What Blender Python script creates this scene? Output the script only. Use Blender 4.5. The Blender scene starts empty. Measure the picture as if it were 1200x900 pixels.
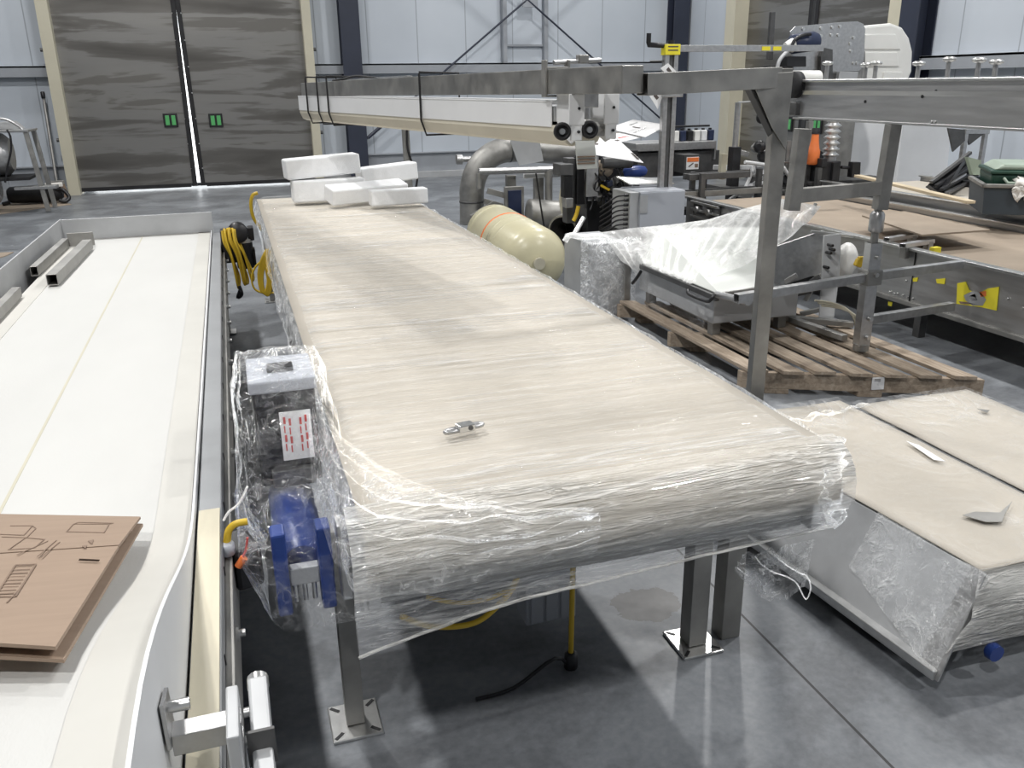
import bpy, bmesh, math, random
from mathutils import Vector, Matrix, noise
random.seed(7)
S = bpy.context.scene
COL = S.collection
# ------------------------------------------------------------------ camera
F = 1005.0
HC = 1.7
RM = Matrix(((0.9519607, -0.11321575, 0.28452244), (-0.3059362, -0.31162404, 0.89960741), (-0.01318570, -0.94343662, -0.33129064)))
CP = Vector((0, 0, HC))
def P(u, v, x=None, y=None, z=None):
    d = RM @ Vector((u - 600, v - 450, F))
    if x is not None: t = x / d.x
    elif y is not None: t = y / d.y
    else: t = (z - HC) / d.z
    return CP + d * t
cam = bpy.data.cameras.new('camera')
cam.sensor_width = 36; cam.lens = F / 1200 * 36; cam.clip_start = .05; cam.clip_end = 200
co = bpy.data.objects.new('camera', cam); COL.objects.link(co)
mw = Matrix.Identity(4)
for i in range(3):
    mw[i][0] = RM[i][0]; mw[i][1] = -RM[i][1]; mw[i][2] = -RM[i][2]; mw[i][3] = CP[i]
co.matrix_world = mw
S.camera = co
S.view_settings.view_transform = 'Standard'; S.view_settings.look = 'None'
S.view_settings.gamma = 1; S.view_settings.use_curve_mapping = False
S.view_settings.exposure = 0.0
S.cycles.transparent_max_bounces = 24
S.cycles.max_bounces = 8

# ------------------------------------------------------------------ materials
def ramp(nt, fac, stops):
    r = nt.nodes.new('ShaderNodeValToRGB')
    e = r.color_ramp.elements
    while len(e) > 1: e.remove(e[-1])
    e[0].position = stops[0][0]; e[0].color = (*stops[0][1], 1)
    for p, c in stops[1:]:
        k = e.new(p); k.color = (*c, 1)
    nt.links.new(fac, r.inputs[0])
    return r.outputs[0]
def coords(nt, scale=(1, 1, 1), rot=(0, 0, 0)):
    tc = nt.nodes.new('ShaderNodeTexCoord'); m = nt.nodes.new('ShaderNodeMapping')
    m.inputs['Scale'].default_value = scale; m.inputs['Rotation'].default_value = rot
    nt.links.new(tc.outputs['Object'], m.inputs[0]); return m.outputs[0]
def noisetex(nt, vec, scale, detail=4, rough=.55, dist=0):
    n = nt.nodes.new('ShaderNodeTexNoise')
    n.inputs['Scale'].default_value = scale; n.inputs['Detail'].default_value = detail
    n.inputs['Roughness'].default_value = rough; n.inputs['Distortion'].default_value = dist
    nt.links.new(vec, n.inputs['Vector']); return n.outputs['Fac']
def mix(nt, fac, a, b, mode='MIX'):
    m = nt.nodes.new('ShaderNodeMix'); m.data_type = 'RGBA'; m.blend_type = mode
    for i, v in ((0, fac), (6, a), (7, b)):
        if isinstance(v, (int, float)): m.inputs[i].default_value = v
        elif isinstance(v, tuple): m.inputs[i].default_value = (*v, 1)
        else: nt.links.new(v, m.inputs[i])
    return m.outputs[2]
def bump(nt, h, strength, dist=.01):
    b = nt.nodes.new('ShaderNodeBump'); b.inputs['Strength'].default_value = strength; b.inputs['Distance'].default_value = dist
    nt.links.new(h, b.inputs['Height']); return b.outputs[0]
def mat(name, col, rough=.5, metal=0.0, var=.12, vscale=6, stretch=(1, 1, 1), bmp=0.0, bscale=40, rvar=0.0, spec=.5):
    m = bpy.data.materials.new(name); m.use_nodes = True
    nt = m.node_tree; b = nt.nodes['Principled BSDF']
    v = coords(nt, stretch)
    n = noisetex(nt, v, vscale, 5)
    lo = tuple(c * (1 - var) for c in col); hi = tuple(min(1, c * (1 + var)) for c in col)
    nt.links.new(ramp(nt, n, [(.3, lo), (.7, hi)]), b.inputs['Base Color'])
    b.inputs['Roughness'].default_value = rough; b.inputs['Metallic'].default_value = metal
    b.inputs['Specular IOR Level'].default_value = spec
    if rvar:
        mr = nt.nodes.new('ShaderNodeMapRange'); nt.links.new(n, mr.inputs[0])
        mr.inputs[1].default_value = .3; mr.inputs[2].default_value = .7
        mr.inputs[3].default_value = max(.03, rough - rvar); mr.inputs[4].default_value = rough + rvar
        nt.links.new(mr.outputs[0], b.inputs['Roughness'])
    if bmp:
        nt.links.new(bump(nt, noisetex(nt, v, bscale, 3), bmp), b.inputs['Normal'])
    return m
M = {}
M['steel'] = mat('brushed_steel', (.52, .52, .52), .38, .9, .12, 30, (1, .1, 1), rvar=.08)
M['steel_dull'] = mat('dull_steel', (.33, .325, .31), .5, .75, .2, 9, rvar=.1)
M['steel_dark'] = mat('dark_steel', (.13, .13, .13), .5, .7, .2, 9)
M['steel_bright'] = mat('bright_steel', (.66, .66, .65), .28, .9, .1, 25)
M['rail_grey'] = mat('rail_grey', (.30, .31, .32), .45, .3, .08, 4)
M['galv'] = mat('galvanised_sheet', (.5, .51, .52), .5, .45, .1, 4)
M['grey_paint'] = mat('grey_paint', (.40, .42, .46), .45, 0, .05, 3)
M['white_paint'] = mat('white_paint', (.74, .75, .76), .45, 0, .04, 3)
M['pale_lid'] = mat('pale_lid_plastic', (.62, .64, .61), .5, 0, .03, 3)
M['cream'] = mat('cream_paint', (.55, .52, .41), .5, 0, .05, 3)
M['beige_belt'] = mat('beige_belt', (.62, .58, .48), .55, 0, .06, 4)
M['belt'] = mat('white_belt', (.60, .60, .58), .5, 0, .035, 2.2, (1.2, .5, 1), bmp=.06, bscale=130)
M['belt_edge'] = mat('cream_belt_edge', (.575, .565, .525), .5, 0, .05, 3)
M['plastic_strip'] = mat('cream_plastic_strip', (.66, .61, .47), .5, 0, .14, 3, (4, .6, 4))
M['paper'] = mat('beige_paper', (.50, .46, .395), .75, 0, .09, 1.7, bmp=.08, bscale=6)
M['foam'] = mat('white_foam', (.86, .87, .88), .8, 0, .03, 20, bmp=.25, bscale=120)
M['black'] = mat('black_plastic', (.015, .015, .017), .4, 0, .3, 8)
M['rubber'] = mat('black_rubber', (.012, .012, .014), .65, 0, .3, 8)
M['navy'] = mat('navy_steel_paint', (.028, .034, .055), .42, 0, .12, 2)
M['girt'] = mat('girt_grey', (.33, .35, .38), .5, .1, .08, 3)
M['yellow'] = mat('yellow_jacket', (.62, .42, .03), .45, 0, .12, 5)
M['yellow_flag'] = mat('yellow_sticker', (.80, .70, .04), .5, 0, .06, 9)
M['orange'] = mat('orange_plastic', (.85, .22, .06), .45, 0, .05, 8)
M['red'] = mat('red_print', (.62, .10, .09), .6, 0, .05, 8)
M['ink'] = mat('dark_print', (.09, .075, .07), .7, 0, .1, 8)
M['ink_soft'] = mat('faded_print', (.235, .165, .12), .75, 0, .12, 9)
M['blue'] = mat('blue_paint', (.02, .05, .22), .35, 0, .12, 6)
M['blue_dark'] = mat('dark_blue_paint', (.02, .03, .07), .35, 0, .15, 6)
M['white_paper'] = mat('white_card', (.83, .83, .83), .7, 0, .02, 9)
M['cardboard'] = mat('cardboard', (.34, .25, .185), .8, 0, .05, 7, (1, 6, 1))
M['tan_board'] = mat('tan_board', (.33, .27, .21), .8, 0, .1, 3)
M['crate_blue'] = mat('slate_crate', (.045, .06, .075), .5, 0, .15, 4)
M['green'] = mat('dark_green_plastic', (.018, .06, .04), .4, 0, .15, 4)
M['green_pale'] = mat('pale_green_plastic', (.33, .40, .33), .5, 0, .1, 4)
M['green_glow'] = mat('green_handle_plate', (.10, .42, .14), .35, 0, .1, 14)
M['hdpe'] = mat('white_moulded_plastic', (.80, .80, .77), .4, 0, .03, 4)
M['cloth'] = mat('white_rag', (.72, .70, .66), .9, 0, .08, 12, bmp=.3, bscale=40)
M['tank'] = mat('cream_fibreglass', (.60, .56, .38), .3, 0, .06, 4)
M['clay'] = mat('white_bag', (.7, .7, .68), .35, 0, .06, 10, bmp=.5, bscale=14)

def wood_mat():
    m = bpy.data.materials.new('weathered_pallet_wood'); m.use_nodes = True
    nt = m.node_tree; b = nt.nodes['Principled BSDF']
    n = noisetex(nt, coords(nt, (9, .9, 9)), 5, 8, .65, .6)
    n2 = noisetex(nt, coords(nt, (2, .7, 2)), 3, 4)
    c = ramp(nt, n, [(.25, (.17, .13, .095)), (.5, (.36, .295, .23)), (.75, (.50, .43, .35))])
    c = mix(nt, n2, c, (.70, .62, .54), 'MULTIPLY')
    c2 = mix(nt, .55, ramp(nt, n, [(.25, (.22, .17, .125)), (.55, (.42, .35, .275)), (.8, (.56, .49, .40))]), c)
    nt.links.new(c2, b.inputs['Base Color']); b.inputs['Roughness'].default_value = .8
    nt.links.new(bump(nt, n, .4, .004), b.inputs['Normal'])
    return m
M['wood'] = wood_mat()
M['plank'] = mat('pale_lath_wood', (.56, .47, .33), .75, 0, .12, 6, (1, 1, 5))

def floor_mat():
    m = bpy.data.materials.new('polished_concrete'); m.use_nodes = True
    nt = m.node_tree; b = nt.nodes['Principled BSDF']
    v = coords(nt)
    n1 = noisetex(nt, v, 1.3, 7, .62, .7); n2 = noisetex(nt, v, 4.5, 8, .7); n3 = noisetex(nt, v, 40, 3)
    c = ramp(nt, n1, [(.36, (.08, .088, .10)), (.48, (.145, .157, .175)), (.53, (.205, .222, .245)), (.64, (.29, .31, .337))])
    c = mix(nt, .28, c, ramp(nt, n2, [(.3, (.10, .11, .122)), (.7, (.28, .30, .325))]))
    c = mix(nt, .2, c, ramp(nt, n3, [(.3, (.07, .07, .07)), (.7, (.3, .3, .3))]))
    # rust-brown stain and saw-cut joints
    sep = nt.nodes.new('ShaderNodeSeparateXYZ'); nt.links.new(v, sep.inputs[0])
    def mth(op, a, bv):
        k = nt.nodes.new('ShaderNodeMath'); k.operation = op
        for i, q in ((0, a), (1, bv)):
            if isinstance(q, (int, float)): k.inputs[i].default_value = q
            else: nt.links.new(q, k.inputs[i])
        return k.outputs[0]
    jx = mth('LESS_THAN', mth('ABSOLUTE', mth('SUBTRACT', mth('MODULO', mth('ADD', sep.outputs[0], 38.65), 4.0), 0.0), 0), .004) if False else \
        mth('LESS_THAN', mth('ABSOLUTE', mth('SUBTRACT', sep.outputs[0], 1.47), 0), .0045)
    jy = mth('LESS_THAN', mth('ABSOLUTE', mth('SUBTRACT', sep.outputs[1], 10.9), 0), .01)
    j = mth('MAXIMUM', jx, jy)
    c = mix(nt, j, c, (.03, .03, .032))
    vs = nt.nodes.new('ShaderNodeVectorMath'); vs.operation = 'DISTANCE'; nt.links.new(v, vs.inputs[0]); vs.inputs[1].default_value = (1.19, 2.28, 0)
    st = mth('MULTIPLY', mth('LESS_THAN', mth('ADD', vs.outputs['Value'], mth('MULTIPLY', n2, .25)), .235), .55)
    c = mix(nt, st, c, (.075, .06, .042))
    nt.links.new(c, b.inputs['Base Color'])
    nt.links.new(ramp(nt, n2, [(.3, (.30,) * 3), (.7, (.5,) * 3)]), b.inputs['Roughness'])
    b.inputs['Specular IOR Level'].default_value = .4
    nt.links.new(bump(nt, n3, .06, .003), b.inputs['Normal'])
    return m
M['floor'] = floor_mat()

def wall_mat():
    m = bpy.data.materials.new('pale_blue_white_panel'); m.use_nodes = True
    nt = m.node_tree; b = nt.nodes['Principled BSDF']
    v = coords(nt)
    sep = nt.nodes.new('ShaderNodeSeparateXYZ'); nt.links.new(v, sep.inputs[0])
    ad = nt.nodes.new('ShaderNodeMath'); ad.operation = 'ADD'; nt.links.new(sep.outputs[0], ad.inputs[0]); nt.links.new(sep.outputs[1], ad.inputs[1])
    w = nt.nodes.new('ShaderNodeMath'); w.operation = 'FRACT'
    dv = nt.nodes.new('ShaderNodeMath'); dv.operation = 'DIVIDE'; dv.inputs[1].default_value = .92
    nt.links.new(ad.outputs[0], dv.inputs[0]); nt.links.new(dv.outputs[0], w.inputs[0])
    lt = nt.nodes.new('ShaderNodeMath'); lt.operation = 'LESS_THAN'; lt.inputs[1].default_value = .02; nt.links.new(w.outputs[0], lt.inputs[0])
    n = noisetex(nt, v, .7, 4)
    c = ramp(nt, n, [(.3, (.50, .545, .60)), (.7, (.56, .605, .66))])
    c = mix(nt, lt.outputs[0], c, (.33, .36, .40))
    nt.links.new(c, b.inputs['Base Color']); b.inputs['Roughness'].default_value = .5
    return m
M['wall'] = wall_mat()

def door_mat():
    m = bpy.data.materials.new('stainless_painted_reflections'); m.use_nodes = True
    nt = m.node_tree; b = nt.nodes['Principled BSDF']
    v = coords(nt, (.45, .45, 1.5))
    n = noisetex(nt, v, 1.5, 5, .55, .6)
    n2 = noisetex(nt, coords(nt, (.30, .30, 2.6)), 1.2, 5, .55, .35)
    nt.links.new(ramp(nt, n2, [(.36, (.16, .153, .142)), (.47, (.20, .193, .18)), (.51, (.29, .285, .275)), (.60, (.28, .275, .262)), (.63, (.19, .183, .17))]), b.inputs['Base Color'])  # wavy reflections painted into the colour as paler and darker bands
    b.inputs['Metallic'].default_value = .75
    nt.links.new(ramp(nt, n2, [(.35, (.30,) * 3), (.65, (.45,) * 3)]), b.inputs['Roughness'])
    nt.links.new(bump(nt, n, .06, .05), b.inputs['Normal'])
    return m
M['door'] = door_mat()

def film_mat(name, base, dl, dp, stretch, scale, power=7, bstr=.8, milk=.6, tint=(.93, .94, .95), lrot=0.0, rough=.12, lo=.40):
    """clear stretch wrap: almost transparent, with thin milky creases, cloudy patches and glossy wrinkles"""
    m = bpy.data.materials.new(name); m.use_nodes = True
    nt = m.node_tree; nt.nodes.remove(nt.nodes['Principled BSDF']); out = nt.nodes['Material Output']
    def mth(op, a, bv=0.0, clamp=False):
        k = nt.nodes.new('ShaderNodeMath'); k.operation = op; k.use_clamp = clamp
        for i, q in ((0, a), (1, bv)):
            if isinstance(q, (int, float)): k.inputs[i].default_value = q
            else: nt.links.new(q, k.inputs[i])
        return k.outputs[0]
    def ridge(n, p): return mth('POWER', mth('SUBTRACT', 1.0, mth('ABSOLUTE', mth('MULTIPLY', mth('SUBTRACT', n, .5), 2.6)), True), p)
    v = coords(nt, stretch, (0, 0, lrot)); v2 = coords(nt, stretch, (0, 0, lrot + .12))
    n = noisetex(nt, v, scale, 3, .55, .9); n2 = noisetex(nt, v2, scale * 2.7, 3, .6, .6); n3 = noisetex(nt, v, scale * .55, 4, .6, .5)
    lines = mth('MAXIMUM', ridge(n, power), mth('MULTIPLY', ridge(n2, power * .8), .75))
    gate = mth('MULTIPLY', mth('SUBTRACT', n3, lo), 4.5, True)
    lines = mth('MULTIPLY', lines, mth('ADD', mth('MULTIPLY', gate, .8), .2))
    fac = mth('ADD', mth('ADD', mth('MULTIPLY', lines, dl), mth('MULTIPLY', gate, dp)), base, True)
    hgt = mth('ADD', mth('MULTIPLY', lines, .5), mth('ADD', n, mth('MULTIPLY', n2, .6)))
    nb = bump(nt, hgt, bstr, .02)
    tr = nt.nodes.new('ShaderNodeBsdfTransparent'); tr.inputs[0].default_value = (.97, .972, .975, 1)
    df = nt.nodes.new('ShaderNodeBsdfDiffuse'); df.inputs[0].default_value = (*tint, 1); nt.links.new(nb, df.inputs['Normal'])
    tl = nt.nodes.new('ShaderNodeBsdfTranslucent'); tl.inputs[0].default_value = (*tint, 1)
    gl = nt.nodes.new('ShaderNodeBsdfGlossy'); gl.inputs['Roughness'].default_value = rough; nt.links.new(nb, gl.inputs['Normal'])
    gl.inputs[0].default_value = (1, 1, 1, 1)
    a = nt.nodes.new('ShaderNodeMixShader'); a.inputs[0].default_value = .35; nt.links.new(df.outputs[0], a.inputs[1]); nt.links.new(tl.outputs[0], a.inputs[2])
    d = nt.nodes.new('ShaderNodeMixShader'); nt.links.new(fac, d.inputs[0]); nt.links.new(tr.outputs[0], d.inputs[1]); nt.links.new(a.outputs[0], d.inputs[2])
    fr = nt.nodes.new('ShaderNodeLayerWeight'); fr.inputs[0].default_value = .25; nt.links.new(nb, fr.inputs['Normal'])
    gf = mth('ADD', mth('MULTIPLY', fr.outputs['Fresnel'], 1 - milk), .012 * (1 - milk), True)
    nt.links.new(gf, gl.inputs[0])
    e = nt.nodes.new('ShaderNodeAddShader'); nt.links.new(d.outputs[0], e.inputs[0]); nt.links.new(gl.outputs[0], e.inputs[1])
    nt.links.new(e.outputs[0], out.inputs[0])
    return m
M['film_top'] = film_mat('stretch_film_streaked', .0, .95, .06, (.30, 5.0, 5), 2.6, 14, 1.0, .72, rough=.06, lrot=.05, lo=.48)
M['film_box'] = film_mat('stretch_film_bag', .0, .55, .035, (1, 1, 1), 8, 14, 1.0, .1, lo=.48, rough=.09)
M['film_roll'] = film_mat('stretch_film_layers', .24, .75, .22, (.5, 5.5, 5.5), 4.5, 6, 1.2, .45, lrot=.08, tint=(.96, .95, .92), rough=.09)
M['film'] = film_mat('stretch_film_crinkled', .02, .7, .10, (1, 1, 1), 10, 8, 1.0, .1)
M['film_hang'] = film_mat('stretch_film_bunched', .03, .6, .10, (.6, 5, 5), 4.5, 7, 1.0, .0, lrot=.08)
M['film_pull'] = film_mat('stretch_film_pulled', .42, .55, .16, (1, 1, 1), 5, 6, .8, .2, tint=(.96, .96, .95))
M['film_thin'] = film_mat('stretch_film_thin', .0, .4, .06, (1, 1, 1), 3.5, 14, .6, .8, lo=.48)

def emis(name, col, s):
    m = bpy.data.materials.new(name); m.use_nodes = True; nt = m.node_tree
    b = nt.nodes['Principled BSDF']; b.inputs['Base Color'].default_value = (*col, 1)
    b.inputs['Emission Color'].default_value = (*col, 1); b.inputs['Emission Strength'].default_value = s
    return m
M['daylight'] = emis('bright_daylight', (.95, .98, 1), 3.0)

# ------------------------------------------------------------------ mesh builder
ORG = {}
XF = None   # (centre, angle): turns what is being built about a vertical axis
def basis(d, up=(0, 0, 1)):
    d = Vector(d).normalized(); up = Vector(up)
    if abs(d.dot(up)) > .98: up = Vector((0, 1, 0))
    s = d.cross(up).normalized(); u = s.cross(d).normalized()
    return d, s, u
class MB:
    def __init__(self): self.v = []; self.f = []; self.sm = []
    def add(self, vs, fs, smooth=False):
        o = len(self.v); self.v += [Vector(p) for p in vs]
        for q in fs: self.f.append([i + o for i in q]); self.sm.append(smooth)
        return self
    def hexa(self, c):
        return self.add(c, [(0, 3, 2, 1), (4, 5, 6, 7), (0, 1, 5, 4), (1, 2, 6, 5), (2, 3, 7, 6), (3, 0, 4, 7)])
    def box(self, x0, x1, y0, y1, z0, z1):
        return self.hexa([(x0, y0, z0), (x1, y0, z0), (x1, y1, z0), (x0, y1, z0), (x0, y0, z1), (x1, y0, z1), (x1, y1, z1), (x0, y1, z1)])
    def obox(self, c, size, rz=0, rx=0, ry=0):
        m = Matrix.Rotation(rz, 3, 'Z') @ Matrix.Rotation(ry, 3, 'Y') @ Matrix.Rotation(rx, 3, 'X')
        c = Vector(c); sx, sy, sz = [s / 2 for s in size]
        return self.hexa([c + m @ Vector(p) for p in ((-sx, -sy, -sz), (sx, -sy, -sz), (sx, sy, -sz), (-sx, sy, -sz), (-sx, -sy, sz), (sx, -sy, sz), (sx, sy, sz), (-sx, sy, sz))])
    def bar(self, p0, p1, w, h, up=(0, 0, 1)):
        p0 = Vector(p0); p1 = Vector(p1); d, s, u = basis(p1 - p0, up); s = s * w / 2; u = u * h / 2
        return self.hexa([p0 - s - u, p0 + s - u, p1 + s - u, p1 - s - u, p0 - s + u, p0 + s + u, p1 + s + u, p1 - s + u])
    def hollow(self, p0, p1, w, h, t=.004, up=(0, 0, 1)):
        p0 = Vector(p0); p1 = Vector(p1); d, s, u = basis(p1 - p0, up)
        def ring(p, a, b): return [p - s * a - u * b, p + s * a - u * b, p + s * a + u * b, p - s * a + u * b]
        vs = ring(p0, w / 2, h / 2) + ring(p1, w / 2, h / 2) + ring(p0, w / 2 - t, h / 2 - t) + ring(p1, w / 2 - t, h / 2 - t)
        fs = []
        for i in range(4):
            j = (i + 1) % 4
            fs += [(i, j, 4 + j, 4 + i), (8 + j, 8 + i, 12 + i, 12 + j), (j, i, 8 + i, 8 + j), (4 + i, 4 + j, 12 + j, 12 + i)]
        return self.add(vs, fs)
    def cyl(self, p0, p1, r0, r1=None, n=16, caps=True):
        r1 = r0 if r1 is None else r1
        p0 = Vector(p0); p1 = Vector(p1); d, s, u = basis(p1 - p0)
        vs = []
        for p, r in ((p0, r0), (p1, r1)):
            vs += [p + (s * math.cos(2 * math.pi * k / n) + u * math.sin(2 * math.pi * k / n)) * r for k in range(n)]
        self.add(vs, [(k, (k + 1) % n, n + (k + 1) % n, n + k) for k in range(n)], True)
        if caps:
            self.add(vs[:n], [tuple(range(n - 1, -1, -1))]); self.add(vs[n:], [tuple(range(n))])
        return self
    def pipe(self, p0, p1, r, ri, n=20):
        p0 = Vector(p0); p1 = Vector(p1); d, s, u = basis(p1 - p0); vs = []
        for p, rr in ((p0, r), (p1, r), (p1, ri), (p0, ri)):
            vs += [p + (s * math.cos(2 * math.pi * k / n) + u * math.sin(2 * math.pi * k / n)) * rr for k in range(n)]
        fs = []
        for a in range(4):
            b = (a + 1) % 4
            fs += [(a * n + k, a * n + (k + 1) % n, b * n + (k + 1) % n, b * n + k) for k in range(n)]
        return self.add(vs, fs, False)
    def lathe(self, p, axis, prof, n=20):
        p = Vector(p); d, s, u = basis(axis); vs = []
        for t, r in prof:
            vs += [p + d * t + (s * math.cos(2 * math.pi * k / n) + u * math.sin(2 * math.pi * k / n)) * r for k in range(n)]
        fs = []
        for a in range(len(prof) - 1):
            fs += [(a * n + k, a * n + (k + 1) % n, (a + 1) * n + (k + 1) % n, (a + 1) * n + k) for k in range(n)]
        self.add(vs, fs, True)
        return self.add(vs[:n], [tuple(range(n - 1, -1, -1))]).add(vs[-n:], [tuple(range(n))])
    def tube(self, pts, r, n=8, smoothn=0):
        pts = [Vector(p) for p in pts]
        if smoothn:
            q = []
            for i in range(len(pts) - 1):
                a = pts[max(0, i - 1)]; b = pts[i]; c = pts[i + 1]; d = pts[min(len(pts) - 1, i + 2)]
                for k in range(smoothn):
                    t = k / smoothn
                    q.append(.5 * ((2 * b) + (c - a) * t + (2 * a - 5 * b + 4 * c - d) * t * t + (3 * b - a - 3 * c + d) * t ** 3))
            q.append(pts[-1]); pts = q
        rings = []; s = None
        for i, p in enumerate(pts):
            d = (pts[min(i + 1, len(pts) - 1)] - pts[max(i - 1, 0)]).normalized()
            if s is None: _, s, u = basis(d)
            s = (s - d * s.dot(d)).normalized(); u = d.cross(s)
            rings += [p + (s * math.cos(2 * math.pi * k / n) + u * math.sin(2 * math.pi * k / n)) * r for k in range(n)]
        fs = []
        for a in range(len(pts) - 1):
            fs += [(a * n + k, a * n + (k + 1) % n, (a + 1) * n + (k + 1) % n, (a + 1) * n + k) for k in range(n)]
        self.add(rings, fs, True)
        return self.add(rings[:n], [tuple(range(n - 1, -1, -1))]).add(rings[-n:], [tuple(range(n))])
    def prism(self, poly, vec):
        n = len(poly); a = [Vector(p) for p in poly]; v = Vector(vec)
        self.add(a + [p + v for p in a], [tuple(range(n - 1, -1, -1)), tuple(range(n, 2 * n))] + [(k, (k + 1) % n, n + (k + 1) % n, n + k) for k in range(n)])
        return self
    def grid(self, fn, nu, nv, smooth=True):
        vs = [fn(i / nu, j / nv) for j in range(nv + 1) for i in range(nu + 1)]
        w = nu + 1
        return self.add(vs, [(j * w + i, j * w + i + 1, (j + 1) * w + i + 1, (j + 1) * w + i) for j in range(nv) for i in range(nu)], smooth)
    def build(self, name, m, parent=None, bev=0.0, solid=0.0, kind=None, label=None, fixn=True):
        if XF:
            m_ = Matrix.Rotation(XF[1], 3, 'Z'); self.v = [XF[0] + m_ @ (v - XF[0]) for v in self.v]
        o = ORG.get(parent.name, Vector((0, 0, 0))) if parent else None
        if o is None:
            lo = [min(v[i] for v in self.v) for i in range(3)]; hi = [max(v[i] for v in self.v) for i in range(3)]
            o = Vector(((lo[0] + hi[0]) / 2, (lo[1] + hi[1]) / 2, lo[2]))
            if kind: o = Vector((0, 0, 0))
        me = bpy.data.meshes.new(name)
        me.from_pydata([v - o for v in self.v], [], self.f)
        if fixn:
            b = bmesh.new(); b.from_mesh(me); bmesh.ops.recalc_face_normals(b, faces=b.faces); b.to_mesh(me); b.free()
        for p, s in zip(me.polygons, self.sm): p.use_smooth = s
        me.materials.append(M[m])
        ob = bpy.data.objects.new(name, me); COL.objects.link(ob); ORG[ob.name] = o
        if parent: ob.parent = parent
        else: ob.location = o
        if bev:
            k = ob.modifiers.new('bevel', 'BEVEL'); k.width = bev; k.segments = 2; k.limit_method = 'ANGLE'; k.angle_limit = .7
        if solid:
            k = ob.modifiers.new('solidify', 'SOLIDIFY'); k.thickness = solid; k.offset = 0
        if kind: ob['kind'] = kind
        if label: ob['label'] = label
        return ob
def thing(name, label, cat, loc, group=None):
    o = bpy.data.objects.new(name, None); COL.objects.link(o); o.location = Vector(loc); o.empty_display_size = .1
    o['label'] = label; o['category'] = cat
    if group: o['group'] = group
    ORG[o.name] = Vector(loc); return o
def tag(o, label, cat, group=None):
    o['label'] = label; o['category'] = cat
    if group: o['group'] = group
    return o
def nz(p, s=1.0, seed=0.0): return noise.noise(Vector(p) * s + Vector((seed, seed * 1.7, seed * .6)))
def lerp(a, b, t): return a + (b - a) * t
def poly_at(pts, t):
    k = t * (len(pts) - 1); i = min(int(k), len(pts) - 2); return Vector(pts[i]).lerp(Vector(pts[i + 1]), k - i)

# ------------------------------------------------------------------ setting
MB().box(-16, 22, -14, 17, -.2, 0).build('floor', 'floor', kind='structure')
YB, XR = 16.7, 9.0
# back wall with the doorway left open behind the sliding leaves
wb = MB()
for a, b, z0, z1 in ((-16, -2.5, .12, 8.5), (1.5, 9.2, .12, 8.5), (-2.5, 1.5, 5.2, 8.5)): wb.box(a, b, YB, YB + .15, z0, z1)
wall_back = wb.build('wall_back', 'wall', kind='structure')
def sub(name, mb, m, parent, bev=.004):
    o = mb.build(name, m, parent, bev); o['kind'] = 'structure'; return o
sub('kerb', MB().box(-16, -2.62, YB - .12, YB + .15, 0, .12).box(1.62, 9.1, YB - .12, YB + .15, 0, .12), 'galv', wall_back)
for a, b in ((-16, -2.62), (1.62, 8.95)):
    sub('sill_band', MB().box(a, b, YB - .035, YB, .12, .46), 'girt', wall_back)
    for z in (2.05, 4.3):
        sub('girt', MB().box(a, b, YB - .16, YB, z - .02, z + .012).box(a, b, YB - .16, YB - .145, z - .16, z + .012), 'girt', wall_back)
    sub('base_girt', MB().box(a, b, YB - .09, YB, .45, .475), 'girt', wall_back)
for x in (-3.62, -4.9): sub('stud', MB().box(x - .05, x + .05, YB - .12, YB, .12, 8), 'girt', wall_back)
for x in (5.2, 6.02): sub('stud', MB().box(x - .04, x + .04, YB - .14, YB - .02, 2.05, 8), 'girt', wall_back)
sub('stud', MB().box(5.24, 5.98, YB - .06, YB, 2.35, 2.39), 'girt', wall_back)
for x in (2.12, 8.62):
    c = MB().box(x, x + .34, 16.38, 16.4, 0, 8.5).box(x, x + .34, 16.66, 16.68, 0, 8.5).box(x + .16, x + .18, 16.4, 16.66, 0, 8.5)
    sub('steel_column', c, 'navy', wall_back)
sub('base_plate', MB().box(2.0, 2.58, 16.3, 16.69, 0.0, .02), 'navy', wall_back)
for (a, b) in (((2.4, .72), (9.0, 5.75)), ((8.9, .62), (2.4, 5.6))):
    sub('brace_rod', MB().cyl((a[0], 16.42, a[1]), (b[0], 16.42, b[1]), .018, n=8), 'navy', wall_back, 0)
    d = (Vector((b[0], 0, b[1])) - Vector((a[0], 0, a[1]))).normalized()
    sub('turnbuckle', MB().cyl((a[0] + d.x * .1, 16.42, a[1] + d.z * .1), (a[0] + d.x * .5, 16.42, a[1] + d.z * .5), .032, n=8), 'navy', wall_back, 0)
sub('gusset', MB().box(5.5, 5.8, 16.41, 16.43, 3.02, 3.3), 'girt', wall_back)
# right wall
wr = MB()
for a, b, z0, z1 in ((-14, 10.4, .0, 8.5), (14.0, 16.7, 0, 8.5), (10.4, 14.0, 5.2, 8.5)): wr.box(XR, XR + .15, a, b, z0, z1)
wall_right = wr.build('wall_right', 'wall', kind='structure')
for z in (1.95, 4.3): sub('girt', MB().box(XR - .16, XR, -14, 9.9, z - .02, z + .012).box(XR - .16, XR - .145, -14, 9.9, z - .16, z + .012), 'girt', wall_right)
sub('sill_band', MB().box(XR - .035, XR, -14, 9.9, .0, .46), 'girt', wall_right)
sub('steel_column', MB().box(XR - .02, XR, 9.86, 10.2, 0, 8.5).box(XR - .3, XR - .28, 9.86, 10.2, 0, 8.5).box(XR - .28, XR - .02, 10.02, 10.04, 0, 8.5), 'navy', wall_right)
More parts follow.
